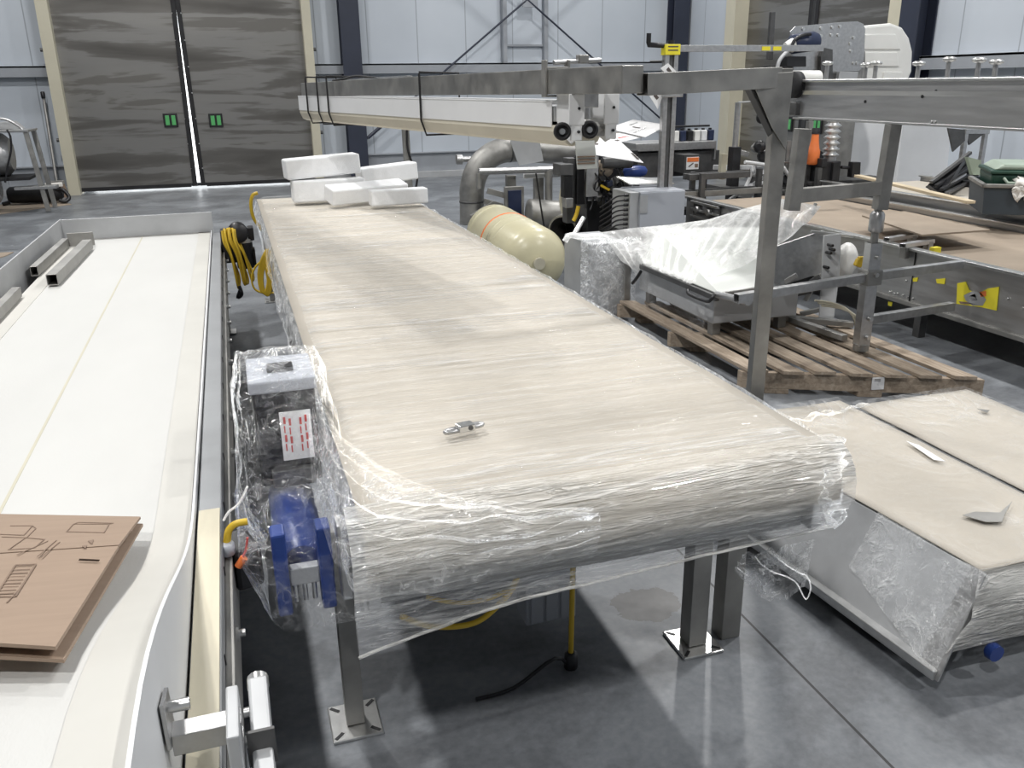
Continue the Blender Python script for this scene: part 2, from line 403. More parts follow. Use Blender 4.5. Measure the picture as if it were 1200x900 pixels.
# wall behind the camera and the far left wall: what the stainless doors mirror
wf = MB().box(-16, 22, -14.2, -14, 0, 8.5).build('wall_front', 'wall', kind='structure')
for z in (.5, 2.0, 3.1, 4.3): sub('girt', MB().box(-16, 22, -14, -13.8, z - .1, z + .1), 'girt', wf)
for x in range(-14, 20, 6): sub('steel_column', MB().box(x, x + .35, -13.9, -13.6, 0, 8.5), 'navy', wf)
MB().box(-16.2, -16, -14, 16.7, 0, 8.5).build('wall_left', 'wall', kind='structure')
# glowing panels stand in for daylight outside, seen through the crack between the leaves
MB().box(-2.4, 1.4, 17.6, 17.65, 0, 5).build('daylight_panel_1', 'daylight', kind='structure')
MB().box(9.9, 9.95, 10.4, 14, 0, 5).build('daylight_panel_2', 'daylight', kind='structure')
# sliding doors
def leaf(name, a, b, gap, axis, pos):
    """a = outer edge, b = edge at the crack; the crack narrows upwards"""
    def q(t, d, z): return (t, pos + d, z) if axis == 'x' else (pos + d, t, z)
    top = b + gap
    s = 1 if b > a else -1
    dl = MB().prism([q(a, 0, .1), q(b - s * .075, 0, .1), q(top - s * .075, 0, 5.1), q(a, 0, 5.1)], Vector(q(0, .07, 0)) - Vector(q(0, 0, 0)))
    d = dl.build(name, 'door', kind='structure')
    sub('edge_seal', MB().prism([q(b - s * .075, -.02, .05), q(b, -.02, .05), q(top, -.02, 5.1), q(top - s * .075, -.02, 5.1)], Vector(q(0, .11, 0)) - Vector(q(0, 0, 0))), 'rubber', d)
    if name in ('door_1', 'door_3'):
        for v in d.children[-1].data.vertices: v.co.y, v.co.x = (v.co.y - .012, v.co.x) if axis == 'x' else (v.co.y, v.co.x - .012)
    sub('bottom_seal', MB().prism([q(a, -.012, .035), q(b - s * .1, -.012, .035), q(b - s * .1, -.012, .1), q(a, -.012, .1)], Vector(q(0, .09, 0)) - Vector(q(0, 0, 0))), 'rubber', d)
    for k in range(9):
        z = .35 + k * .42
        bb = b + gap * (z / 5)
        sub('seal_screw', MB().cyl(q(bb - s * .068, -.032, z), q(bb - s * .068, -.015, z), .012, n=8), 'steel_bright', d, 0)
    return d, q, s
def handle(d, q, c, z, off):
    w = .115
    h = MB().prism([q(c - w, off, z - .115), q(c + w, off, z - .115), q(c + w, off, z + .115), q(c - w, off, z + .115)], Vector(q(0, -.02, 0)) - Vector(q(0, 0, 0))).build('handle', 'black', d, .006)
    h['kind'] = 'structure'
    for k in (-1, 1):
        e = MB().prism([q(c + k * .05 - .032, off - .024, z - .08), q(c + k * .05 + .032, off - .024, z - .08), q(c + k * .05 + .032, off - .024, z + .08), q(c + k * .05 - .032, off - .024, z + .08)], Vector(q(0, .006, 0)) - Vector(q(0, 0, 0))).build('handle_slot', 'green_glow', h, .003)
        e['kind'] = 'structure'
d1, q1, s1 = leaf('door_1', -2.46, -.585, .05, 'x', 16.5); handle(d1, q1, -.88, 1.17, -.012 + 16.5 - 16.5)
d2, q2, s2 = leaf('door_2', 1.47, -.525, -.05, 'x', 16.5); handle(d2, q2, -.14, 1.15, -.012)
d3, q3, s3 = leaf('door_3', 14.05, 12.24, .0, 'y', 8.82); handle(d3, q3, 12.6, 1.0, -.012)
d4, q4, s4 = leaf('door_4', 10.45, 12.17, .0, 'y', 8.82); handle(d4, q4, 11.84, 1.0, -.012)
for i, (x0, x1) in enumerate(((-2.64, -2.46), (1.47, 1.62))):
    t = MB().box(x0, x1, 16.32, 16.72, 0, 5.6).build('trim_%d' % (i + 1), 'cream', kind='structure')
    for z in (.9, 2.3): sub('frame_bolt', MB().cyl(((x0 if i == 0 else x1), 16.4, z), ((x0 - .05 if i == 0 else x1 + .05), 16.4, z), .03, n=8), 'steel_dark', t, 0)
MB().box(8.55, 9.02, 14.05, 14.35, 0, 5.6).build('trim_3', 'cream', kind='structure')
MB().box(8.7, 9.02, 10.2, 10.42, 0, 5.6).build('trim_4', 'cream', kind='structure')
MB().box(-16, 22, -14, 17, 8.5, 8.7).build('ceiling', 'galv', kind='structure')
# ------------------------------------------------------------------ the white belt conveyor on the left
T = thing('belt_conveyor', 'long white belt conveyor at the left whose belt rises towards the near end', 'conveyor', (-.65, 3.7, 0))
ZB = .70; XL, XRB = -1.13, -.185
def belt_z(y):
    t = max(0, min(1, (2.05 - y) / 1.15))
    return ZB + .27 * t * t * (3 - 2 * t)
def PB(u, v, off):
    z = ZB
    for k in range(12): z = belt_z(P(u, v, z=z).y) + off
    return P(u, v, z=z)
ys = [6.66 - i * (6.66 - 2.4) / 8 for i in range(9)] + [2.35 - i * .09 for i in range(21)]
def strip(x0, x1, dz, th=.008):
    b = MB(); n = len(ys); vs = []
    for y in ys:
        z = belt_z(y) + dz; vs += [(x0, y, z), (x1, y, z), (x1, y, z - th), (x0, y, z - th)]
    fs = []
    for i in range(n - 1):
        for a in (1, 2, 3):
            c = (a + 1) % 4; fs.append((i * 4 + a, i * 4 + c, i * 4 + 4 + c, i * 4 + 4 + a))
    fs += [(0, 1, 2, 3), (n * 4 - 4, n * 4 - 3, n * 4 - 2, n * 4 - 1)]
    b.add(vs, fs)
    return b.add([q for i in range(n) for q in vs[i * 4:i * 4 + 2]], [(i * 2, i * 2 + 1, i * 2 + 3, i * 2 + 2) for i in range(n - 1)], True)
strip(XL + .03, XRB - .005, 0).build('belt', 'belt', T)
strip(XRB - .085, XRB - .004, .003, .003).build('belt_edge', 'belt_edge', T, label='cream strip along the right belt edge')
strip(XL + .035, XL + .12, .003, .003).build('belt_edge', 'belt_edge', T, label='cream strip along the left belt edge')
strip(-.652, -.644, .0012, .0014).build('belt_seam', 'cream', T)
# side skirts: low on the flat run, rising with the incline
def skirt(x, t, top, bot, y0=6.70):
    b = MB(); yy = [y0] + ys[1:]; n = len(yy); vs = []
    for y in yy:
        vs += [(x, y, bot(y)), (x + t, y, bot(y)), (x + t, y, top(y)), (x, y, top(y))]
    fs = []
    for i in range(n - 1):
        for a in range(4):
            c = (a + 1) % 4; fs.append((i * 4 + a, i * 4 + c, i * 4 + 4 + c, i * 4 + 4 + a))
    fs += [(0, 1, 2, 3), (n * 4 - 4, n * 4 - 3, n * 4 - 2, n * 4 - 1)]
    return b.add(vs, fs)
def rtop(y): return belt_z(y) + .012 + max(0, min(1, (2.6 - y) / 1.2)) * .012
skirt(XRB, .006, rtop, lambda y: .60 + max(0, (2.2 - y)) * .03).build('side_skirt', 'white_paint', T, label='thin plastic skirt rising along the right side')
skirt(XL - .04, .008, lambda y: belt_z(y) + .145, lambda y: .60).build('side_wall', 'galv', T, label='tall pale side wall along the far left edge')
MB().box(XL - .04, XRB + .02, 6.66, 6.67, .60, .845).build('end_wall', 'galv', T, .002)
MB().box(XL - .03, XRB, 6.62, 6.66, .66, .703).build('end_bar', 'steel_dull', T, .002)
# outer rail of the frame, with its row of bolts
MB().box(-.176, -.118, .75, 6.68, .615, .69).build('frame_rail', 'rail_grey', T, .004, label='right frame rail')
MB().box(-.118, -.10, .75, 6.68, .48, .64).build('frame_rail', 'steel_dull', T, .004, label='right lower rail')
MB().box(XL - .10, XL - .045, .75, 6.68, .52, .69).build('frame_rail', 'galv', T, .004, label='left frame rail')
MB().box(XL - .04, -.18, .8, 6.6, .5, .6).build('frame_pan', 'steel_dark', T)
skirt(-.172, .05, lambda y: min(.70, .66 + max(0, 2.1 - y) * .05 + (0 if y > 2.1 else .034)), lambda y: .62).build('wear_strip', 'plastic_strip', T)
for k in range(17):
    y = 1.0 + k * .34
    b = MB().cyl((-.1, y, .585), (-.082, y, .585), .009, n=6).cyl((-.1, y, .585), (-.095, y, .585), .015, n=10)
    b.build('rail_bolt', 'steel_bright', T)
    MB().box(-.1185, -.1175 + .002, y + .16, y + .166, .60, .66).build('rail_joint', 'black', T)
for (x, y) in ((-.16, 1.7), (XL - .06, 1.7), (-.16, 4.2), (XL - .06, 4.2), (-.16, 6.4), (XL - .06, 6.4)):
    l = MB().box(x - .03, x + .03, y - .03, y + .03, .012, .54).build('leg', 'steel_dull', T, .004)
    MB().box(x - .07, x + .07, y - .07, y + .07, 0, .012).build('foot_plate', 'steel', l, .003)
# bracket with a square tube near the camera
pl = MB().prism([P(192, 806, x=-.176), P(186, 828, x=-.176), P(196, 880, x=-.176), P(202, 862, x=-.176)], (.006, 0, 0)).build('bracket_plate', 'steel', T, .001)
c = P(196, 829, x=-.17); MB().cyl(c, c + Vector((.03, 0, 0)), .009, n=6).build('bolt', 'steel_bright', pl)
a = P(203, 866, x=-.17); MB().hollow(a, a + Vector((.095, 0, 0)), .034, .034).build('square_tube', 'steel', T, .001)
tp = a + Vector((.095, 0, 0))
cl = MB().box(tp.x - .02, tp.x - .002, tp.y - .06, tp.y + .055, tp.z - .14, tp.z + .03).build('clamp_plate', 'galv', T, .003)
bz = MB().bar((tp.x + .024, tp.y + .12, tp.z - .03), (tp.x + .024, tp.y - .07, tp.z - .075), .03, .05).build('clamp_bar', 'galv', T, .005)
MB().cyl((tp.x + .024, tp.y + .135, tp.z - .026), (tp.x + .024, tp.y + .115, tp.z - .03), .017, n=12).build('bar_end', 'steel_bright', bz)
MB().bar((tp.x + .024, tp.y - .012, tp.z - .035), (tp.x + .024, tp.y - .018, tp.z - .035), .04, .06).build('bar_strap', 'steel_dark', bz)
for dy in (.1, .03, -.06): MB().cyl((tp.x - .002, tp.y + dy, tp.z - .06), (tp.x + .01, tp.y + dy, tp.z - .06), .008, n=6).build('bolt', 'steel_bright', cl)
# geared motor hanging off the far right side
mo = MB().lathe((.03, 6.2, .62), (0, 0, 1), [(-.11, .03), (-.11, .058), (.06, .060), (.07, .05)], 18).lathe((.0, 6.2, .765), (0, -1, .1), [(-.1, .04), (-.1, .062), (.06, .062), (.07, .04)], 18)
mt = mo.build('drive_motor', 'black', T, .002)
MB().box(-.115, -.02, 6.13, 6.27, .56, .78).build('gearbox', 'black', mt, .01)
MB().box(.065, .105, 6.16, 6.26, .70, .79).build('terminal_box', 'black', mt, .006)
MB().lathe((.03, 6.2, .70), (0, 0, 1), [(-.012, .062), (.012, .062)], 18).build('collar', 'steel_bright', mt)
MB().lathe((.0, 6.13, .765), (0, -1, .1), [(-.022, .0635), (.012, .0635)], 18).build('collar', 'galv', mt)
MB().lathe((.0, 6.13, .765), (0, -1, .1), [(.012, .068), (.05, .070), (.062, .055), (.066, .02)], 18).build('fan_cover', 'black', mt)
for k in range(7): MB().box(.088, .1, 6.15 + k * .016, 6.156 + k * .016, .52, .64).build('cooling_fin', 'black', mt)
# yellow cable wound up on the motor
pts = []
r = random.Random(3)
for k in range(6):
    x0 = -.095 + .016 * k + r.uniform(-.004, .004); y0 = 6.06 + r.uniform(-.02, .015); zt = .80 + r.uniform(-.015, .01); zb = .44 + r.uniform(-.05, .03)
    sl = .03 + r.uniform(-.01, .02)
    pts += [(x0, y0, zt), (x0 + .004, y0 - .03, zt - .08), (x0 + sl, y0 - .03, (zt + zb) / 2), (x0 + sl * 1.6, y0, zb), (x0 + sl * 1.7 + .008, y0 + .03, zb + .03), (x0 + sl, y0 + .03, (zt + zb) / 2), (x0 + .01, y0 + .02, zt - .05)]
cc = MB().tube(pts, .0085, 6, 5).build('cable_coil', 'yellow')
tag(cc, 'coil of yellow cable hung over the black motor of the white conveyor', 'cable')
MB().tube([(-.03, 6.03, .42), (-.02, 6.03, .36), (-.05, 6.04, .34), (-.03, 6.02, .39)], .012, 6, 4).build('cable_end', 'black', cc, label='black cable end')
# square tubes lying on the belt by the left wall
def sqtube(u0, v0, u1, v1, z, w, h, label):
    a = P(u0, v0, z=z); b = P(u1, v1, z=z)
    t = tag(MB().hollow(a, b, w, h).build('square_tube', 'steel_dull', None, .002), label, 'metal tube', 'steel tubes lying on the white belt')
    return t
t1 = sqtube(40, 318, 77, 284, ZB + .036, .04, .055, 'outer of two grey square tubes lying side by side against the pale side wall')
t2 = sqtube(61, 328, 103, 286, ZB + .039, .055, .06, 'inner of two grey square tubes on the belt, beside a flange plate')
b = P(99, 282, z=ZB + .04); MB().box(b.x - .10, b.x + .06, b.y - .004, b.y + .008, ZB + .006, ZB + .095).build('flange_plate', 'steel_dull', t2, .002)
t3 = sqtube(-22, 385, 20, 342, ZB + .036, .04, .05, 'long grey angle bar lying along the left wall nearest the photo edge')
# cardboard sheet, two flaps of a flattened box
def cpt(u, v, z): return P(u, v, z=z)
zc = .80
k0 = PB(165, 608, .055); k1 = PB(66, 762, .045); k3 = PB(-40, 604, .04)
def RP(u, v, o, n):
    dr = RM @ Vector((u - 600, v - 450, F)); return CP + dr * ((o - CP).dot(n) / dr.dot(n))
m0 = k0.lerp(k1, .36) + Vector((0, 0, .008)); nA = (k3 - k0).cross(m0 - k0).normalized()
m1 = RP(-42, 654, k0, nA); nB = (m1 - m0).cross(k1 - m0).normalized(); k2 = RP(-46, 755, m0, nB)
def PC(u, v): return RP(u, v, k0 + Vector((0, 0, .0072)), nA) if v < 656.5 else RP(u, v, m0 + Vector((0, 0, .0072)), nB)
T = thing('cardboard_sheet', 'flattened brown cardboard box with faded print on the white belt', 'cardboard', (k0 + k2) / 2 - Vector((0, 0, .02)))
MB().prism([k3, k0, m0, m1], (0, 0, .006)).build('flap', 'cardboard', T)
MB().prism([m1 - Vector((0, .004, 0)), m0 - Vector((0, .004, 0)), k1, k2], (0, 0, .006)).build('panel', 'cardboard', T)
MB().prism([k3 + Vector((.01, 0, -.012)), k0 + Vector((.004, -.01, -.014)), k1 + Vector((.006, .0, -.022)), k2 + Vector((0, 0, -.022))], (0, 0, .006)).build('lower_layer', 'cardboard', T)
ZO = .0565
def line(pb, pix, w=.0022):
    q = [PC(u, v) for u, v in pix]
    for i in range(len(q) - 1): pb.bar(q[i], q[i + 1], w, .0006)
pr = MB()
for pix in ([(12, 616), (38, 616), (28, 627), (0, 626)], [(38, 616), (42, 619), (31, 630), (2, 629)], [(86, 614), (128, 614), (122, 624), (78, 623), (86, 614)], [(86, 614), (92, 612), (133, 613), (128, 614)],
            [(10, 644), (30, 630), (52, 632), (40, 642), (10, 644)], [(20, 650), (56, 634)], [(44, 652), (66, 633)], [(48, 653), (70, 635)]):
    line(pr, pix)
pr.build('printed_diagram', 'ink_soft', T)
bc = MB(); line(bc, [(18, 662), (42, 661), (18, 699), (-6, 699), (18, 662)], .003)
for k in range(9):
    t = k / 8.5; line(bc, [(17 - 23 * t, 664 + 34 * t), (38 - 23 * t, 663 + 34 * t)], .0012 + .001 * (k % 3))
line(bc, [(25, 688), (8, 706)], .002)
bc.build('printed_barcode', 'ink_soft', T)
for (u, v, du, dv) in ((96, 640, 6, 3), (103, 634, 7, 4), (152, 622, 4, 1)):
    MB().prism([PC(u, v), PC(u + du, v - dv * .4), PC(u + du * .7, v + dv)], (0, 0, .0006)).build('ink_blot', 'ink_soft', T)
MB().prism([PC(93, 655), PC(117, 656), PC(116, 658), PC(92, 657)], (0, 0, .0006)).build('hand_slot', 'ink', T)
# ------------------------------------------------------------------ the big table conveyor wrapped in stretch film
X0, X1, Y0, Y1, ZT = .185, 1.385, 1.62, 7.55, .82
T = thing('wrapped_table_conveyor', 'long table-height conveyor covered in beige paper and clear stretch film, middle of the hall', 'conveyor', (.78, 4.5, 0))
MB().box(X0 + .0, X0 + .03, Y0 + .06, Y1, .57, .79).build('side_frame', 'steel', T, .004, label='left side frame')
MB().box(X1 - .03, X1, Y0 + .06, Y1, .57, .79).build('side_frame', 'steel', T, .004, label='right side frame')
MB().box(X0 + .03, X1 - .03, Y0 + .10, Y0 + .14, .565, .66).build('cross_member', 'steel_dull', T, .004)
MB().box(X0 + .03, X1 - .03, 4.4, 4.44, .565, .66).build('cross_member', 'steel_dull', T, .004)
MB().box(X0 + .03, X1 - .03, Y1 - .1, Y1 - .06, .565, .66).build('cross_member', 'steel_dull', T, .004)
MB().box(X0 + .03, X1 - .03, Y0 + .2, Y1 - .05, .70, .79).build('bed', 'steel_dull', T)
# end roller and the paper sheet rolled over it
MB().cyl((X0 + .03, Y0 + .075, .725), (X1 - .03, Y0 + .075, .725), .07, n=24).build('end_roller', 'hdpe', T)
def paper(s, t):
    """s across, t along: far end, flat top, round the near roller"""
    x = lerp(X0 - .004, X1 + .004, s); R = .095
    L = Y1 - (Y0 + R); tot = L + R * math.pi * .62
    d = t * tot
    if d < L: y = Y1 - d; z = ZT - .006
    else:
        a = (d - L) / R; y = Y0 + R - R * math.sin(a); z = ZT - .006 - R + R * math.cos(a)
    w = .0035 * nz((x * .8, y * 2.2, 0), 1.5, 3)
    if d < L: z += w
    return (x, y, z)
g = MB().grid(lambda s, t: paper(s, .985 * t if t < .8 else lerp(.788, 1, (t - .8) / .2)), 12, 90)
g.build('paper_cover', 'paper', T, solid=.004)
# legs and feet
def leg(x, y, w, ztop, plate=True, sleeve=True):
    l = MB().hollow((x, y, .012 if plate else .0), (x, y, ztop), w, w, .004, up=(0, 1, 0)).build('leg', 'steel_dull', T, .003)
    if sleeve: MB().hollow((x, y, ztop - .14), (x, y, ztop), w + .014, w + .014, .005, up=(0, 1, 0)).build('leg_sleeve', 'steel_dull', l, .003)
    if plate:
        p = MB().box(x - .07, x + .07, y - .075, y + .075, 0, .01).build('foot_plate', 'steel_bright', l, .004)
        for a in (-1, 1):
            for b in (-1, 1): MB().obox((x + a * .05, y + b * .055, .0105), (.030, .009, .002), rz=a * b * .75).build('bolt_slot', 'black', l)
leg(.160, 2.02, .050, .58); leg(1.238, 2.035, .062, .58); leg(1.365, 2.05, .066, .58, False, False)
for y in (4.42, 7.3): leg(.22, y, .05, .58); leg(1.33, y, .05, .58)
MB().box(.05, 1.40, 1.99, 2.05, .575, .625).build('leg_crossbar', 'steel_dull', T, .003)
# film pulled over the top, rolled down the near edge and left as a skirt
def topfilm(s, t):
    x = lerp(X0 - .02, X1 + .02, s); R = .10
    y = lerp(Y1 + .05, Y0 + .1, t); e = max(0, 1 - min(s, 1 - s) * 14)
    z = ZT + .004 + .006 * abs(nz((x * 1.1, y * 7, .3), 1.0, 9)) + .004 * abs(nz((x * 4, y * 18, 0), 1)) - e * e * .05
    near = max(0, (t - .84) / .16); z += near * .008 * abs(nz((x * 3, y * 16, 2), 1.0))
    return (x, y, z)
MB().grid(topfilm, 44, 300).build('top_film', 'film_top', T, label='streaked clear film over the beige paper')
def front(s, t):
    x = lerp(X0 - .035, X1 + .035, s)
    y_r = Y0 + .1; R = .112; a = min(1, t / .5) * 1.9
    if t <= .5: y = y_r - R * math.sin(a); z = ZT + .006 - R + R * math.cos(a)
    else:
        k = (t - .5) / .5
        ye = y_r - R * math.sin(1.9); ze = ZT + .006 - R + R * math.cos(1.9)
        zb = lerp(.545, .585, s) - .05 * max(0, .22 - s) / .22
        y = lerp(ye, Y0 + .02 + .03 * s, k ** .8) + .05 * math.sin(k * math.pi) * (1 - s) * .4; z = lerp(ze, zb, k)
    w = .013 * nz((x * 2.2, t * 9, 1), 1.2, 4) + .006 * nz((x * 5, t * 26, 3), 1.0, 2)
    m = min(1, t * 5)
    return (x, y - abs(w) * m, z + w * .5 * m)
MB().grid(lambda q, t: front(q, t * .62), 110, 46).build('front_film', 'film_roll', T, label='layers of bunched film rolled over the near edge')
MB().grid(lambda q, t: front(q, .6 + t * .4), 110, 30).build('front_film', 'film_hang', T, label='clear film hanging below the rolled edge')
rim = [front(i / 26, 1.0) for i in range(27)]
MB().tube([(p[0], p[1] - .004, p[2] + .004 * nz(p, 14)) for p in rim], .0038, 6, 3).build('film_hem', 'film_roll', T, label='twisted shiny hem of the film')
def side(xs, sgn):
    def f(s, t):
        y = lerp(Y1 + .04, Y0 + .06, s); dep = .22 + .07 * nz((y * .9, 0, sgn), 1.3, 5)
        z = ZT - .0 - t * dep
        x = xs + sgn * (.012 + .03 * t * abs(nz((y * 2.4, t * 2, 0), 1.4, 6 + sgn)) + .02 * math.sin(t * 3))
        return (x + .012 * nz((y * 9, t * 7, 0), 1), y, z + .012 * nz((y * 6, 3, 0), 1))
    return f
MB().grid(side(X0, -1), 150, 12).build('side_film', 'film', T, label='film hanging down the left side')
MB().grid(side(X1, 1), 150, 12).build('side_film', 'film', T, label='film hanging down the right side')
# torn corner of film at the near right
def corner(s, t):
    p = Vector((lerp(1.30, 1.455, s), lerp(1.60, 1.75, s * s), ZT - .015 - t * lerp(.16, .25, s)))
    q = .022 * nz((s * 5, t * 6, 2), 1.2) ; return (p.x + q, p.y - abs(q) * 1.4, p.z + q * .6)
MB().grid(corner, 26, 26).build('corner_film', 'film_hang', T, label='crumpled film at the near right corner')
def rag(s, t):
    u = lerp(872, 955, s) - 12 * t; top = 650 - 18 * s; bot = 668 + 36 * math.sin(s * 2.6)
    p = P(u, lerp(top, bot, t), y=1.74 + .03 * math.sin(s * 9 + t * 5))
    q = .012 * nz((s * 7, t * 7, 0), 1.3); return (p.x + q, p.y + q * 2, p.z)
MB().grid(rag, 26, 18).build('torn_film', 'film', T, label='torn rag of film hanging under the corner')
r = random.Random(5)
pts = [P(u, v, y=1.73) for u, v in ((885, 652), (893, 662), (905, 670), (922, 676), (934, 684), (944, 702), (950, 690), (946, 676), (934, 670), (921, 662), (908, 652))]
MB().tube(pts, .0018, 6, 5).build('film_strand', 'film_pull', T, label='ropy torn strand of film')
MB().tube([P(u, v, y=1.72) for u, v in ((975, 560), (985, 575), (982, 590), (990, 604), (976, 618))], .007, 7, 4).build('film_strand', 'film', T)
# drive control box on the left, wrapped in its own film
cx0, cx1, cy = -.015, .150, 2.24
b = MB().box(cx0, cx1, cy, cy + .22, .66, .955).build('control_box', 'black', T, .008)
MB().box(cx0 - .006, cx1 + .006, cy - .006, cy + .225, .93, .965).build('box_lid', 'grey_paint', b, .006)
MB().obox(((cx0 + cx1) / 2, cy + .09, .972), (.07, .05, .014)).build('lid_vent', 'black', b, .003)
lb = MB().box(cx0 + .065, cx1 - .018, cy - .010, cy - .006, .735, .875).build('warning_label', 'white_paper', b)
for k in range(5):
    if k == 2: continue
    x = cx0 + .074 + .014 * k; zz = .862 - .006 * (k % 2)
    for q in range(4): MB().box(x, x + (.0035 if q % 2 else .006), cy - .0112, cy - .0098, zz - .026 * q - .020, zz - .026 * q).build('label_text', 'red', lb)
MB().box(cx0 + .03, cx1 - .02, cy - .03, cy - .004, .665, .715).build('keypad', 'steel_dark', b, .004)
mb = MB().lathe((.06, 2.2, .60), (0, -1, 0), [(-.1, .05), (-.1, .062), (.26, .062), (.29, .045)], 18).build('gear_motor', 'blue', T)
for k in (-1, 1): MB().box(.06 + k * .052 - .017, .06 + k * .052 + .017, 1.84, 1.9, .50, .72).build('motor_bracket', 'blue', mb, .006)
MB().box(.025, .095, 1.855, 1.885, .57, .615).build('name_plate', 'galv', mb, .003)
for k in range(3): MB().cyl((.036 + k * .022, 1.862, .575), (.036 + k * .022, 1.862, .525), .006, n=8).build('bolt', 'steel_bright', mb)
MB().box(.14, .165, 1.80, 1.86, .54, .74).build('mounting_plate', 'steel', T, .004)
MB().box(.175, .195, 1.70, 1.76, .54, .72).build('mounting_plate', 'galv', T, .004)
def boxfilm(s, t):
    a = s * 2 * math.pi; z = lerp(.985, .495, t)
    prof = [(0, (.065, 2.34), (.11, .14)), (.08, (.067, 2.34), (.125, .16)), (.45, (.065, 2.25), (.135, .2)), (.7, (.07, 2.1), (.155, .27)), (1, (.105, 2.02), (.135, .24))]
    for i in range(4):
        if prof[i][0] <= t <= prof[i + 1][0]:
            k = (t - prof[i][0]) / (prof[i + 1][0] - prof[i][0]); c = [lerp(prof[i][1][j], prof[i + 1][1][j], k) for j in (0, 1)]; h = [lerp(prof[i][2][j], prof[i + 1][2][j], k) for j in (0, 1)]; break
    ca, sa = math.cos(a), math.sin(a); e = .35
    x = c[0] + h[0] * math.copysign(abs(ca) ** e, ca); y = c[1] + h[1] * math.copysign(abs(sa) ** e, sa)
    q = .014 * nz((ca * 2, sa * 2, z * 9), 1.4, 8) + .008 * nz((ca * 7, sa * 7, z * 20), 1, 3)
    return (x + q * ca, y + q * sa, z + q * .6)
MB().grid(boxfilm, 96, 50).build('box_film', 'film_box', T, label='crinkled film bag around the drive and control box')
def lid(s, t):
    x = lerp(-.05, .18, s); y = lerp(2.2, 2.49, t); return (x, y, .984 + .012 * nz((x * 9, y * 9, 0), 1.6, 2))
MB().grid(lid, 16, 16).build('box_film', 'film_box', T)
TC = [P(u, v, z=ZT + .014) for u, v in ((362, 425), (376, 470), (400, 512), (450, 548), (520, 578), (600, 592), (690, 596))]
BC = [P(362, 520, y=2.12), P(368, 590, y=1.85), P(392, 660, y=1.53), P(430, 700, y=1.50), P(510, 692, y=1.50), P(600, 672, y=1.50), P(700, 650, y=1.50)]
def gus(s, t):
    p = poly_at(TC, s).lerp(poly_at(BC, s), t); bow = .07 * math.sin(t * math.pi); q = .010 * nz((s * 9, t * 5, 1), 1.3, 7)
    r_ = .012 * math.sin((s * 3 + t * 7) * 5 + 3 * nz((s * 3, t * 3, 0), 1)) * math.sin(t * 3.1)
    return (p.x, p.y - bow * .6 + q, p.z + bow * .7 + q + r_)
MB().grid(gus, 70, 50).build('gathered_film', 'film_box', T, label='film gathered from the table edge to the control box')
# cables below
MB().tube([P(u, v, y=1.78) for u, v in ((470, 722), (500, 733), (535, 734), (562, 727), (585, 708), (600, 690), (606, 676))], .0075, 7, 5).build('cable', 'yellow', T, label='yellow cable looping under the near end')
MB().tube([P(u, v, y=1.9) for u, v in ((500, 700), (535, 706), (570, 702), (598, 690))], .0065, 7, 5).build('cable', 'yellow', T)
c = P(669, 768, y=2.05); top = Vector((c.x + .005, 2.05, .62))
h = MB().tube([top, (c.x + .004, 2.05, .45), (c.x, 2.05, c.z)], .0085, 7, 4).build('cable', 'yellow', T, label='yellow cable hanging straight down with a black plug')
MB().lathe((c.x, 2.05, c.z + .012), (0, 0, -1), [(0, .012), (.005, .02), (.05, .022), (.066, .017), (.07, .008)], 14).build('plug', 'black', h)
MB().tube([(c.x, 2.05, c.z - .05), (c.x - .06, 2.03, .06), (c.x - .2, 2.0, .012), (c.x - .32, 1.99, .01)], .006, 6, 4).build('cable_tail', 'black', h)
jb = P(640, 700, y=2.25); g = MB().box(jb.x - .085, jb.x + .085, 2.2, 2.3, jb.z - .06, .63).build('junction_box', 'grey_paint', T, .006)
for k in range(3): MB().box(jb.x - .07 + k * .05, jb.x - .03 + k * .05, 2.194, 2.2, jb.z - .05, jb.z + .06).build('box_rib', 'grey_paint', g, .003)
# black connector with a yellow hose on the drive side
j = P(284, 662, y=1.95); k = MB().obox((j.x, 1.98, j.z), (.07, .12, .11), rz=.3).build('connector_block', 'black', T, .012)
MB().tube([P(u, v, y=1.93) for u, v in ((266, 636), (268, 622), (276, 614), (290, 611))], .009, 8, 5).build('cable', 'yellow', k)
o = P(279, 664, y=1.90); MB().cyl(o, o + Vector((.016, 0, .022)), .009, n=10).build('connector_tip', 'orange', k)
n = P(266, 643, y=1.92); MB().lathe(n, (0, 0, 1), [(-.014, .012), (-.014, .018), (.014, .018), (.014, .012)], 8).build('cable_gland', 'grey_paint', k)
MB().tube([P(u, v, y=1.90) for u, v in ((283, 655), (288, 645), (290, 630))], .003, 6, 4).build('wire', 'red', k)
MB().tube([P(u, v, y=2.0) for u, v in ((262, 610), (268, 600), (280, 590), (290, 570))], .003, 6, 4).build('film_strand', 'film_pull', T)
# yellow cables at the far left of the table
MB().tube([P(u, v, y=7.3) for u, v in ((302, 226), (296, 229), (294, 240), (297, 255), (306, 268), (312, 274))], .014, 7, 5).build('cable', 'yellow', T, label='yellow cable looping at the far left end')
pts = []
for q in range(4): pts += [P(u + q * 1.5, v + q, y=5.6) for u, v in ((313, 292), (306, 306), (303, 322), (305, 338), (310, 343), (314, 330), (311, 308))]
MB().tube(pts, .009, 6, 4).build('cable', 'yellow', T, label='bundle of yellow cable hanging from the left side')
MB().tube([P(u, v, y=5.6) for u, v in ((312, 302), (300, 312), (295, 325), (298, 338), (308, 343), (322, 343))], .007, 6, 5).build('cable', 'yellow', T)
